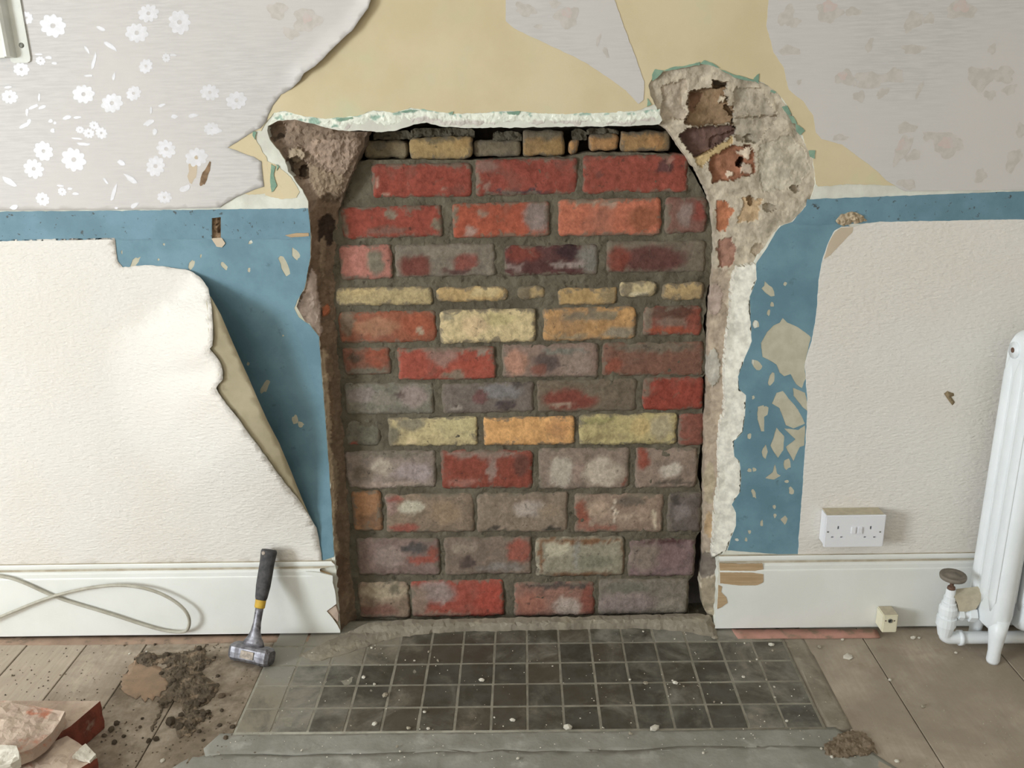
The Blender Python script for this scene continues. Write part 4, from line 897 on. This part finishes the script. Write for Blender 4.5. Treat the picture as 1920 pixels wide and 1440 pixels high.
box('dust_layer', (sx0+.004, -.0385, sz1-.0016), (sx1-.004, -.0035, sz1+.0002), M['dusttop'], so)
box('face_plate', (sx0, sy0, sz0), (sx1, -.0395, sz1), M['plastic'], so, .002)
def dot(px, py, w, h, name, mat, parent, y, th=.0012, r=0):
    p = PW(px, py, y); box(name, (p.x-w/2, y-th, p.z-h/2), (p.x+w/2, y+.001, p.z+h/2), mat, parent, r)
def cut(o, boxes, round_=False):
    """cut real holes (world boxes lo, hi) out of a part"""
    bm = bmesh.new()
    for lo, hi in boxes:
        if round_:
            q_ = bmesh.ops.create_cone(bm, cap_ends=True, segments=20, radius1=.5, radius2=.5, depth=1, matrix=Matrix.Rotation(math.pi/2, 4, 'X'))
        else: q_ = bmesh.ops.create_cube(bm, size=1)
        for v in q_['verts']: v.co = Vector([(lo[i]+hi[i])/2+v.co[i]*(hi[i]-lo[i]) for i in range(3)])-Vector(o.parent.location)-Vector(o.location)
    t = bpy.data.objects.new('cutter', bm_mesh('cutter', bm)); COL.objects.link(t); t.parent = o.parent; t.location = o.location
    m = o.modifiers.new('holes', 'BOOLEAN'); m.operation = 'DIFFERENCE'; m.object = t; m.solver = 'EXACT'
    bpy.context.view_layer.update(); dg = bpy.context.evaluated_depsgraph_get()
    me = bpy.data.meshes.new_from_object(o.evaluated_get(dg)); o.modifiers.clear(); o.data = me
    bpy.data.objects.remove(t)
slots = [(px, 989.5, .0042, .0085, 'earth_slot') for px in (1572, 1633)]+[(px, 1007, .0064, .0034, 'pin_slot') for px in (1561, 1578, 1622, 1640)]
hb_ = []
for px, py, w, h, nm in slots:
    p = PW(px, py, sy0); hb_.append(((p.x-w/2, sy0-.002, p.z-h/2), (p.x+w/2, sy0+.020, p.z+h/2)))
    box(nm, (p.x-w/2-.0004, sy0+.0185, p.z-h/2-.0004), (p.x+w/2+.0004, sy0+.0205, p.z+h/2+.0004), M['screw'], so)   # contact at the bottom of the hole
for o_ in [c_ for c_ in bpy.data.objects if c_.parent == so and c_.name.split('.')[0] in ('face_plate', 'back_box')]: cut(o_, hb_)
for px in (1552.5, 1650.5): dot(px, 997.5, .0048, .0048, 'screw', M['screw'], so, sy0, .0004, .001)
for px in (1600, 1612): dot(px, 994, .0115, .0175, 'switch_rocker', M['plastic'], so, sy0, .0032, .0012)

# ================================================================== aerial outlet block on the skirting
fy = -.013-.042
pa, pb = PW(1657, 1154, fy), PW(1681, 1186, fy)
ab = tag(empty('aerial_outlet', ((pa.x+pb.x)/2, -.013, pb.z)), 'small cream aerial outlet box with round hole at foot of skirting', 'outlet')
box('body', (pa.x, fy, max(.0015, pb.z)), (pb.x, -.0128, pa.z), M['cream_plastic'], ab, .0022)
box('dust_layer', (pa.x+.002, fy+.002, pa.z-.0004), (pb.x-.002, -.015, pa.z+.0006), M['dusttop'], ab)
q = PW(1669, 1164, fy)
cut([c_ for c_ in bpy.data.objects if c_.parent == ab and c_.name.split('.')[0] == 'body'][0], [((q.x-.0046, fy-.004, q.z-.0046), (q.x+.0046, fy+.022, q.z+.0046))], True)
def oring(y, r_): return (Vector((q.x, y, q.z))-ab.location, Vector((r_, 0, 0)), Vector((0, 0, r_)))
loft([oring(fy+.002, .0056), oring(fy-.0016, .0056), oring(fy-.0016, .0036), oring(fy+.018, .0036)], 'socket_ring', M['screw'], ab, 20, False, False)
loft([oring(fy+.0175, .0044), oring(fy+.019, .0044)], 'socket_hole', M['screw'], ab, 20)
for s in (-1, 1): box('screw', (q.x+s*.0105-.0015, fy-.0006, q.z-.0015), (q.x+s*.0105+.0015, fy+.001, q.z+.0015), M['rust'], ab)

# ================================================================== column radiator with its valve
foot = PF(1856, 1246)
RX, RY1 = foot.x-.012, foot.y-.012         # left face and front of the first section
RD = .135
zt_ = PW(1890, 622, RY1+RD*.6).z
rad = tag(empty('column_radiator', (RX+.2, RY1+RD/2, 0)), 'white painted cast iron column radiator standing at the wall', 'radiator')
def section(x, first):
    """one loop-shaped section: closed outline in y-z, thick in x, with fluted columns"""
    w = .046; z0, z1 = .085, zt_; y0, y1 = RY1, RY1+RD
    prof_ = []; r = .045
    for (cy, cz, a0) in ((y0+r, z0+r*.8, 180), (y1-r, z0+r*.8, 270), (y1-r, z1-r, 0), (y0+r, z1-r, 90)):
        for k_ in range(7):
            a = math.radians(a0+k_*15); prof_.append((cy+r*math.cos(a), cz+r*math.sin(a)))
    n = len(prof_); vs = []; fs = []
    for t, inset in ((0, .012), (.18, .004), (.38, 0), (.62, 0), (.82, .004), (1, .012)):
        cyy, czz = (y0+y1)/2, (z0+z1)/2
        for (yy, zz) in prof_:
            vs.append((x+w*t, yy+(cyy-yy)/(RD/2)*inset, zz+math.copysign(min(inset, abs(czz-zz)), czz-zz)))
    m = 6
    for j in range(m-1):
        for i in range(n): fs.append((j*n+i, j*n+(i+1) % n, (j+1)*n+(i+1) % n, (j+1)*n+i))
    fs.append(tuple(range(n))); fs.append(tuple((m-1)*n+i for i in range(n)))
    me = mesh('section', vs, fs, True); bm = bmesh.new(); bm.from_mesh(me); bmesh.ops.recalc_face_normals(bm, faces=bm.faces); bm.to_mesh(me); bm.free()
    for p in me.polygons: p.use_smooth = len(p.vertices) == 4
    o = put(link('section', me, M['radiator']), rad)
    # raised flutes on both faces: two columns with a groove between
    for yy in (y0+RD*.2, y0+RD*.5, y0+RD*.8):
        for fx, s in ((x+.0005, -1), (x+w-.0005, 1)):
            c_ = Vector((fx, yy, 0))-Vector(rad.location)
            rg = []
            for zz, k_ in ((z0+.05, .2), (z0+.08, 1), (z1-.10, 1), (z1-.06, .2)):
                rg.append((c_+Vector((0, 0, zz)), Vector((.0045*k_, 0, 0)), Vector((0, .017*k_, 0))))
            f = loft(rg, 'flute', M['radiator'], None, 12); f.parent = o; f.location = -Vector(o.location)-Vector(rad.location)+Vector(rad.location)-Vector((0, 0, 0)); 
            f.location = Vector(rad.location)-Vector(rad.location)-Vector(o.location)
    if first:
        for yy in (y0+.022, y1-.022):
            rg = []
            for zz, rx, ry in ((0, .013, .013), (.006, .015, .014), (.03, .014, .014), (.07, .018, .019), (.12, .022, .030)):
                rg.append((Vector((x+.023, yy+(0 if zz < .1 else (.004 if yy < y0+.05 else -.004)), zz))-Vector(rad.location), Vector((rx, 0, 0)), Vector((0, ry, 0))))
            loft(rg, 'foot', M['radiator'], rad, 14)
    return o
pitch = .066
for i in range(6): section(RX+i*pitch, i in (0, 5))
for i in range(5):
    for zz in (.135, zt_-.055):
        x = RX+i*pitch+.040; c_ = Vector((x, RY1+RD/2, zz))-Vector(rad.location)
        loft([(c_, Vector((0, .024, 0)), Vector((0, 0, .024))), (c_+Vector((.034, 0, 0)), Vector((0, .024, 0)), Vector((0, 0, .024)))], 'nipple', M['radiator'], rad, 16)
av = PW(1888, 655, RY1+RD*.72)
c_ = Vector((RX+.004, RY1+RD*.7, zt_-.045))-Vector(rad.location)
loft([(c_, Vector((0, .019, 0)), Vector((0, 0, .019))), (c_+Vector((-.009, 0, 0)), Vector((0, .018, 0)), Vector((0, 0, .018)))], 'air_plug', M['radiator'], rad, 16)
loft([(c_+Vector((-.0085, 0, 0)), Vector((0, .006, 0)), Vector((0, 0, .006))), (c_+Vector((-.0105, 0, 0)), Vector((0, .006, 0)), Vector((0, 0, .006)))], 'air_screw', M['rust'], rad, 8)
# valve
VY = RY1+RD*.60
vp = PW(1772, 1180, VY); VX = vp.x
def zat(py): return PW(1772, py, VY).z
org = Vector(rad.location)
def ring(z, r, x=None, y=None): return (Vector((VX if x is None else x, VY if y is None else y, z))-org, Vector((r, 0, 0)), Vector((0, r, 0)))
zb = zat(1196)
valve = loft([ring(zat(1190), .015), ring(zat(1172), .0205), ring(zat(1171), .0225), ring(zat(1156), .0225), ring(zat(1155), .0190), ring(zat(1150), .0190), ring(zat(1149), .0205), ring(zat(1138), .0205), ring(zat(1134), .017), ring(zat(1129), .0165), ring(zat(1128), .0135), ring(zat(1118), .0135), ring(zat(1117), .0110), ring(zat(1104), .0105)], 'valve_body', M['radiator'], rad, 16, True, False)
loft([ring(zat(1106), .0095), ring(zat(1100), .0085), ring(zat(1099), .0045), ring(zat(1078), .0045)], 'valve_stem', M['rust'], rad, 10)
zw = zat(1084)
wh = []
for a, b in ((.0, .004), (.010, .0045), (.016, .001), (.022, .001), (.0285, .004), (.030, .0), (.0285, -.006), (.022, -.008), (.010, -.006), (.0, -.006)): wh.append(ring(zw+.006+b, max(.0004, a)))
loft(wh, 'hand_wheel', M['wheel'], rad, 20, False)
zp = zat(1196)
def vt(name, pts, r, mat=M['radiator']): 
    o = tube(name, [Vector(p)-org for p in pts], r, mat, rad); return o
vt('elbow_pipe', [(VX, VY, zat(1176)), (VX, VY, zat(1186)), (VX+.002, VY, zp+.004), (VX+.012, VY, zp), (VX+.03, VY, zp), (VX+.06, VY, zp), (VX+.40, VY, zp)], .0150)
loft([(Vector((VX+.034, VY, zp))-org, Vector((0, .0185, 0)), Vector((0, 0, .0185))), (Vector((VX+.044, VY, zp))-org, Vector((0, .0185, 0)), Vector((0, 0, .0185)))], 'collar', M['radiator'], rad, 16)
zu = zat(1150)
loft([(Vector((VX+.012, VY, zu))-org, Vector((0, .0115, 0)), Vector((0, 0, .0115))), (Vector((VX+.10, VY, zu-.004))-org, Vector((0, .0115, 0)), Vector((0, 0, .0115)))], 'union_pipe', M['radiator'], rad, 14)
for xx, rr_, ww in ((.022, .017, .012), (.048, .0195, .016), (.074, .016, .010)):
    loft([(Vector((VX+xx, VY, zu-.001))-org, Vector((0, rr_, 0)), Vector((0, 0, rr_))), (Vector((VX+xx+ww, VY, zu-.002))-org, Vector((0, rr_, 0)), Vector((0, 0, rr_)))], 'union_nut', M['radiator'], rad, 6, True, False)
# dusty flat shield lying over the union
pA = [PW(a, b, VY-.012)-org for a, b in ((1790,1119),(1842,1113),(1840,1126),(1830,1142),(1812,1147),(1798,1146),(1796,1134))]
vs = pA+[p+Vector((0, .022, .006)) for p in pA]; n = len(pA)
me = mesh('shield_plate', vs, [tuple(range(n)), tuple(range(2*n-1, n-1, -1))]+[(i, (i+1) % n, n+(i+1) % n, n+i) for i in range(n)])
link('shield_plate', me, M['dusttop'], rad)

# ================================================================== bracket in the top left corner
pr0, pr1 = PW(57, 104, -.004), PW(22, 104, -.004)
bz0 = PW(45, 118, -.004).z
br = tag(empty('wall_bracket', ((pr0.x+pr1.x)/2, 0, bz0)), 'white painted metal bracket with screw fixed on floral wallpaper', 'bracket')
vs = []; xr_, xl_ = PW(56, 100, -.004).x, PW(18, 100, -.004).x
bm = bmesh.new()
outl = [(xl_, 1.9), (xl_, bz0+.004), (xl_+.006, bz0), (xr_-.008, bz0), (xr_-.002, bz0+.003), (xr_, bz0+.010), (xr_, 1.9)]
f = bm.faces.new([bm.verts.new((x, -.0026, z)) for x, z in outl]); r = bmesh.ops.extrude_face_region(bm, geom=[f])
for v in r['geom']:
    if isinstance(v, bmesh.types.BMVert): v.co.y -= .0030
put(link('back_plate', bm_mesh('back_plate', bm), M['bracket']), br)
ch0, ch1 = PW(21, 96, -.02).x, PW(4, 96, -.03).x
zc_ = PW(15, 108, -.02).z
bm = bmesh.new()
sec = [(ch0+.002, -.0045), (ch0, -.012), (ch0-.003, -.022), (ch0-.008, -.026), (ch0-.014, -.024), (ch0-.016, -.016), (ch0-.016, -.0045)]
lowv = [bm.verts.new((x, y, zc_+(.0 if i not in (2, 3, 4) else .002))) for i, (x, y) in enumerate(sec)]; hiv = [bm.verts.new((x, y, 1.9)) for x, y in sec]
for i in range(len(sec)): bm.faces.new((lowv[i], lowv[(i+1) % len(sec)], hiv[(i+1) % len(sec)], hiv[i]))
bm.faces.new(lowv[::-1]); bm.faces.new(hiv)
put(link('channel', bm_mesh('channel', bm), M['bracket']), br)
box('side_web', (ch0-.06, -.020, zc_), (ch0-.0155, -.0026, 1.9), M['bracket'], br)
q = PW(40, 85, -.006)-Vector(br.location)
loft([(q+Vector((0, .001, 0)), Vector((.0055, 0, 0)), Vector((0, 0, .0055))), (q+Vector((0, -.0006, 0)), Vector((.005, 0, 0)), Vector((0, 0, .005)))], 'screw', M['screw'], br, 14)

# ================================================================== loose bricks bottom left
def chunk(name, px, zt, zb, mats, label, cat, group=None, seed=1, tilt=0.0, skew=(0, 0), shrink=1.0):
    """a broken block: top outline traced at height zt, sides down to zb, roughened"""
    top = [PF(a, b, zt) for a, b in px]; c_ = sum(top, Vector())/len(top)
    pts = jag([(p.x*1000, p.y*1000) for p in top], 2.0, 9, seed, True, .05)
    pts = [(a/1000, b/1000) for a, b in pts]
    V, Tt = fill(pts, (), .007)
    base = Vector((c_.x, c_.y, zb)); vs = []; fs = []; mi = []
    n = len(V)
    for x, y in V:
        vs.append(Vector((x, y, zt+tilt*(x-c_.x)+.005*fbm(x*28, y*28, seed)+.0016*fbm(x*110, y*110, seed)))-base)
    cnt = {}
    for t in Tt:
        a, b, c2 = (vs[i] for i in t); t = tuple(t) if (b-a).cross(c2-a).z > 0 else (t[0], t[2], t[1])
        fs.append(t); mi.append(0)
        for i in range(3): cnt[(t[i], t[(i+1) % 3])] = 1
    bnd = [e for e in cnt if (e[1], e[0]) not in cnt]; idx = {}
    L = 4
    for l in range(1, L+1):
        for e in bnd:
            for i in e:
                if (i, l) in idx: continue
                v = vs[i]; f_ = l/L; z = v.z*(1-f_)
                k_ = 1-(1-shrink)*f_; w = .003*fbm(v.x*40+l*3, v.y*40, z*40+seed)
                idx[(i, l)] = len(vs); vs.append(Vector((v.x*k_+skew[0]*f_+w, v.y*k_+skew[1]*f_+w, z)))
    for a, b in bnd:
        for l in range(L):
            ia, ib = (a, b) if l == 0 else (idx[(a, l)], idx[(b, l)])
            fs.append((ib, ia, idx[(a, l+1)], idx[(b, l+1)])); mi.append(1)
    me = mesh(name, vs, fs); o = link(name, me, mats); me.polygons.foreach_set('material_index', mi); o.location = base
    return tag(o, label, cat, group)
chunk('loose_brick', [(-46,1311),(60,1313),(188,1315),(132,1362),(112,1376),(40,1372),(-60,1372)], .068, 0, [M['loosemortar'], M['loosebrick']], 'dark red loose brick lying flat under a mortar slab on floorboards', 'brick', None, 1)
chunk('brick_fragment', [(-60,1322),(20,1320),(62,1323),(122,1334),(112,1350),(98,1370),(78,1388),(60,1402),(0,1425),(-60,1440)], .100, .0715, [M['loosemortar'], M['loosemortar']], 'pale mortar-coated brick slab lying on top of a loose brick', 'brick', None, 2, -.05)
chunk('brick_fragment', [(112,1384),(126,1378),(146,1390),(178,1414),(182,1420),(150,1442),(120,1475),(-20,1500),(8,1446),(60,1412)], .062, 0, [M['loosemortar'], M['loosebrick']], 'pinkish broken brick with white plaster corner beside the dark red brick', 'brick', None, 3)
_b = bpy.data.objects['brick_fragment.001']
_p = patch('plaster_patch', jag([(135,1418),(150,1402),(160,1394),(170,1404),(180,1414),(168,1426),(150,1422)], 1.2, 3, 91), M['chip'], None, (), 0, 4, .006, place=lambda v: PF(v[0], v[1], .0675+.002*fbm(v[0]*.1, v[1]*.1, 2))); put(_p, _b)
chunk('plaster_lump', [(-40,1398),(12,1399),(30,1400),(36,1412),(36,1424),(20,1434),(-40,1446)], .118, .1005, [M['chip'], M['chip']], 'white plaster lump resting on the brick pile', 'plaster', None, 4)
# ================================================================== dirt, clods and chips
def rock(seed, sub=1, rough=.35):
    bm = bmesh.new(); bmesh.ops.create_icosphere(bm, subdivisions=sub, radius=1)
    for v in bm.verts:
        v.co *= 1+rough*noise.noise(v.co*1.3+Vector((seed*5.1, seed, 0)))+.15*noise.noise(v.co*3+Vector((seed*5.1, 0, 3)))
    zmin = min(v.co.z for v in bm.verts)
    for v in bm.verts: v.co.z = max(v.co.z, zmin*.75)
    zmin = min(v.co.z for v in bm.verts)
    for v in bm.verts: v.co.z -= zmin
    return bm
def rock_meshes(mat, n, sub=2):
    out = []
    for i in range(n):
        me = bm_mesh('rock', rock(i+1, sub)); me.materials.append(mat); out.append(me)
    return out
RK = {k_: rock_meshes(M[k_], 5, 2 if 'dirt' in k_ else 1) for k_ in ('dirt', 'dirt2', 'chip', 'chip2')}
def stone(name, px, py, sx, sy, sz, key, i, label, cat, group, z=.0):
    me = RK[key][i % 5]
    o = bpy.data.objects.new(name, me); COL.objects.link(o); p = PF(px, py, z); o.location = (p.x, p.y, z-.0006)
    o.scale = (sx, sy, sz); o.rotation_euler.z = random.random()*6
    return tag(o, label, cat, group)
# spilled soil: low uneven mound
zd = lambda L: [(200+a/6.857, 1190+b/6.857) for a, b in L]
mound = jag(zd([(340,310),(420,240),(520,220),(650,260),(760,230),(900,240),(1080,210),(1140,130),(1250,170),(1300,290),(1390,300),(1200,460),(1300,560),(1450,640),(1400,760),(1300,880),(1120,960),(1340,980),(1350,1060),(1180,1140),(1080,1290),(930,1330),(870,1200),(760,1140),(860,1060),(1010,1050),(960,900),(860,830),(720,960),(580,1250),(560,1200),(700,940),(650,860),(790,700),(770,560),(700,540),(690,460),(790,400),(700,350),(540,410),(400,360)]), 4.0, 2.5, 81, True, .12)
def mound_place(v):
    e = float(pdist(np.array([v]), mound, True)[0])
    h = .0014+min(.006, e*.0006)*(.7+.8*fbm(v[0]*.06, v[1]*.06, 2))+.0045*max(0, fbm(v[0]*.3, v[1]*.3, 7))*min(1, e/3)
    return PF(v[0], v[1], h)
tag(patch('soil_heap', mound, M['dirt'], None, (), 0, 3.5, .004, place=mound_place), 'dark crumbly soil heap spilled on the floorboards beside the hammer', 'soil')
stain = jag(zd([(350,330),(560,400),(720,420),(790,620),(760,740),(640,800),(500,850),(300,780),(180,690),(200,560)]), 7, 3, 82, True, .09)
tag(patch('terracotta_dust', stain, M['terra'], None, (), 0, 8, .0012, place=lambda v: PF(v[0], v[1], .0012), smooth=True), 'thin patch of orange brick dust on the floorboards', 'dust')
CL = [(540,290,60),(620,300,48),(500,340,44),(770,260,46),(800,400,36),(700,500,40),(860,600,60),(820,640,36),(1100,560,46),(1190,190,50),(1380,300,34),(1430,535,36),(1480,790,60),(1300,1000,48),(1250,1040,40),(820,1130,72),(1120,1140,44),(950,1190,60),(1480,980,30),(1190,1250,36),(1530,1330,36),(1450,1170,34),(1620,1190,46),(130,1150,44),(60,1230,52),(220,1310,30),(540,1370,40),(640,1350,44),(430,1190,26),(460,1080,22),(1250,860,54),(1180,900,46),(1350,700,44),(1230,420,40),(1160,1010,40),(720,900,34),(1040,680,44),(900,440,40),(1330,340,28),(960,1040,44),(-30,1300,40),(100,1390,44),(1240,1360,26),(620,130,22),(230,140,22),(1300,130,14)]
for i, (a, b, r) in enumerate(CL):
    px, py = 200+a/6.857, 1190+b/6.857; s = r/6.857*.00125*.78
    inm = bool(pip(np.array([(px, py)]), mound)[0])
    stone('soil_clod', px, py, s*random.uniform(.9, 1.3), s*random.uniform(.8, 1.1), s*random.uniform(.5, .8), 'dirt' if i % 4 else 'dirt2', i, *(('dark soil clod half sunk in the soil heap', 'soil', 'clods in the soil heap') if inm else (('dark soil clod on the boards next to the loose bricks', 'soil', 'clods by the loose bricks') if px < 235 else (('dark soil clod strewn on dusty boards between soil heap and hearth', 'soil', 'clods between heap and hearth') if px > 375 else ('dark soil clod on bare boards around the soil heap', 'soil', 'clods around the heap')))), .004 if inm else 0)
# fine crumbs nobody could count
def crumbs(name, region, n, r0, r1, mat, label, seed, z=.0):
    q = random.Random(seed); vs = []; fs = []
    xs_ = [p[0] for p in region]; ys_ = [p[1] for p in region]; k_ = 0
    while k_ < n:
        px, py = q.uniform(min(xs_), max(xs_)), q.uniform(min(ys_), max(ys_))
        if not pip(np.array([(px, py)]), region)[0]: continue
        if fbm(px*.012, py*.02, seed) < q.uniform(-.6, .4) or pip(np.array([(px, py)]), mound)[0]: continue
        p = PF(px, py, z); r = q.uniform(r0, r1)**1; s = len(vs); k_ += 1
        a = q.random()*6
        for j in range(4): vs.append((p.x+r*q.uniform(.6, 1.3)*math.cos(a+j*1.57), p.y+r*q.uniform(.6, 1.3)*math.sin(a+j*1.57), z-.0003))
        vs.append((p.x, p.y, z+r*q.uniform(.5, 1)))
        for j in range(4): fs.append((s+j, s+(j+1) % 4, s+4))
    return tag(link(name, mesh(name, vs, fs), mat), label, 'crumbs', None, 'stuff')
crumbs('soil_crumbs', rim([(-20,1215),(420,1200),(560,1270),(480,1440),(180,1440),(200,1330),(-20,1300)]), 300, .0008, .0030, M['dirt'], 'scattered dark soil crumbs on the left floorboards', 5); _c = bpy.data.objects['soil_crumbs']; _c.parent = bpy.data.objects['soil_heap']; del _c['category']
crumbs('plaster_crumbs', rim([(480,1230),(700,1185),(1340,1185),(1500,1250),(1560,1380),(1500,1440),(400,1440)]), 260, .0006, .0020, M['chip'], 'fine pale plaster crumbs over the hearth tiles', 6, .0022)
crumbs('grit_crumbs', rim([(1380,1200),(1900,1210),(1920,1440),(1500,1440)]), 200, .0006, .0022, M['chip2'], 'fine grit on the dusty right floorboards', 8)
CH1 = [(1612,429,7,5),(1266,1281,12,7,),(1261,1276,5,4),(1181,1275,7,5),(1211,1282,11,7),(1018,1229,0,0),(903,1276,13,7),(682,1270,9,8),(821,1239,6,9),(588,1227,12,10),(697,1215,7,5),(720,1176,6,5),(804,1222,6,6),(760,1238,4,4),(777,1239,5,4),(702,1283,7,5),(722,1304,12,12),(703,1358,12,7),(796,1336,9,6),(803,1367,8,5),(766,1366,10,6),(961,1351,12,6),(927,1345,4,4),(566,1407,5,6),(745,1400,6,5),(750,1409,5,4),(971,1422,6,6),(1319,1412,6,5),(1437,1275,6,6),(1452,1288,4,5),(1446,1210,14,6),(1396,1206,4,5),(1449,1220,6,5),(1419,1237,6,6),(1394,1270,8,5),(1406,1240,4,4),(1339,1316,4,5),(1425,1287,4,3),(1064,1367,22,5),(1228,1368,20,5),(1182,1376,9,6),(1475,1352,6,5),(1353,1318,4,4),(1088,1347,4,3),(1282,1287,4,4),(1452,1307,3,3),(1036,1249,4,3),(1560,1420,9,6),(1536,1214,10,9),(1580,1200,8,5),(1712,1197,14,7),(1723,1196,7,6),(1590,1232,24,15),(1668,1276,9,6),(1540,1404,5,5),(1562,1398,6,5),(1586,1420,8,5),(1682,1428,10,6),(1792,1225,9,6),(1600,1385,8,6),(1730,1325,8,7),(243,1226,6,5),(305,1427,10,8),(275,1222,6,4),(1340,1197,14,8),(1206,1184,5,5),(1265,1198,4,4)]
for i, t in enumerate(CH1):
    if t[1] < 1000 or t[2] == 0: continue
    px, py, w, h = t; s = w*.00118/2
    onh = 480 < px < 1520
    big = w >= 20 and py < 1300
    lab = 'large pale plaster flake lying on the dusty boards right of the hearth' if big else (('small pale chip on the grey concrete in front of the hearth tiles' if py > 1378 else 'pale plaster sliver along the front edge of the hearth tiles' if py > 1356 else 'grain-sized pale plaster chip on the hearth tiles' if w < 6 else 'pale plaster chip on the thick dust at the hearth end beside the hammer' if px < 600 else 'pea-sized pale plaster chip on the hearth tiles') if onh else ('small pale chip on the dusty boards right of the hearth' if px > 1000 else 'small pale chip on the left floorboards among soil'))
    grp = None if big else (('chips on the concrete' if py > 1378 else 'slivers at the tile edge' if py > 1356 else 'tiny chips on the tiles' if w < 6 else None if px < 600 else 'chips on the tiles') if onh else ('chips on the right boards' if px > 1000 else 'chips on the left boards'))
    o = stone('plaster_chip', px, py, s, s*max(.5, h/w)*1.2, s*(.25 if big else .55), 'chip' if (i % 4 or big) else 'chip2', i, lab, 'plaster', grp, .0022 if onh else 0)
    o.rotation_euler.z = random.uniform(-.6, .6)
# small heap of swept debris right of the hearth
deb = jag(rim([(1545,1395),(1570,1378),(1600,1368),(1625,1376),(1640,1392),(1645,1408),(1610,1416),(1570,1420),(1548,1412)]), 5, 3, 90, True, .1)
tag(patch('debris_heap', deb, M['dirt2'], None, (), 0, 4, .003, place=lambda v: PF(v[0], v[1], .0030+min(.0018, float(pdist(np.array([v]), deb, True)[0])*.0004)*(1+fbm(v[0]*.1, v[1]*.1, 3))+.005*max(0, fbm(v[0]*.2, v[1]*.25, 7)))), 'small heap of brown debris on the concrete right of the hearth', 'debris')
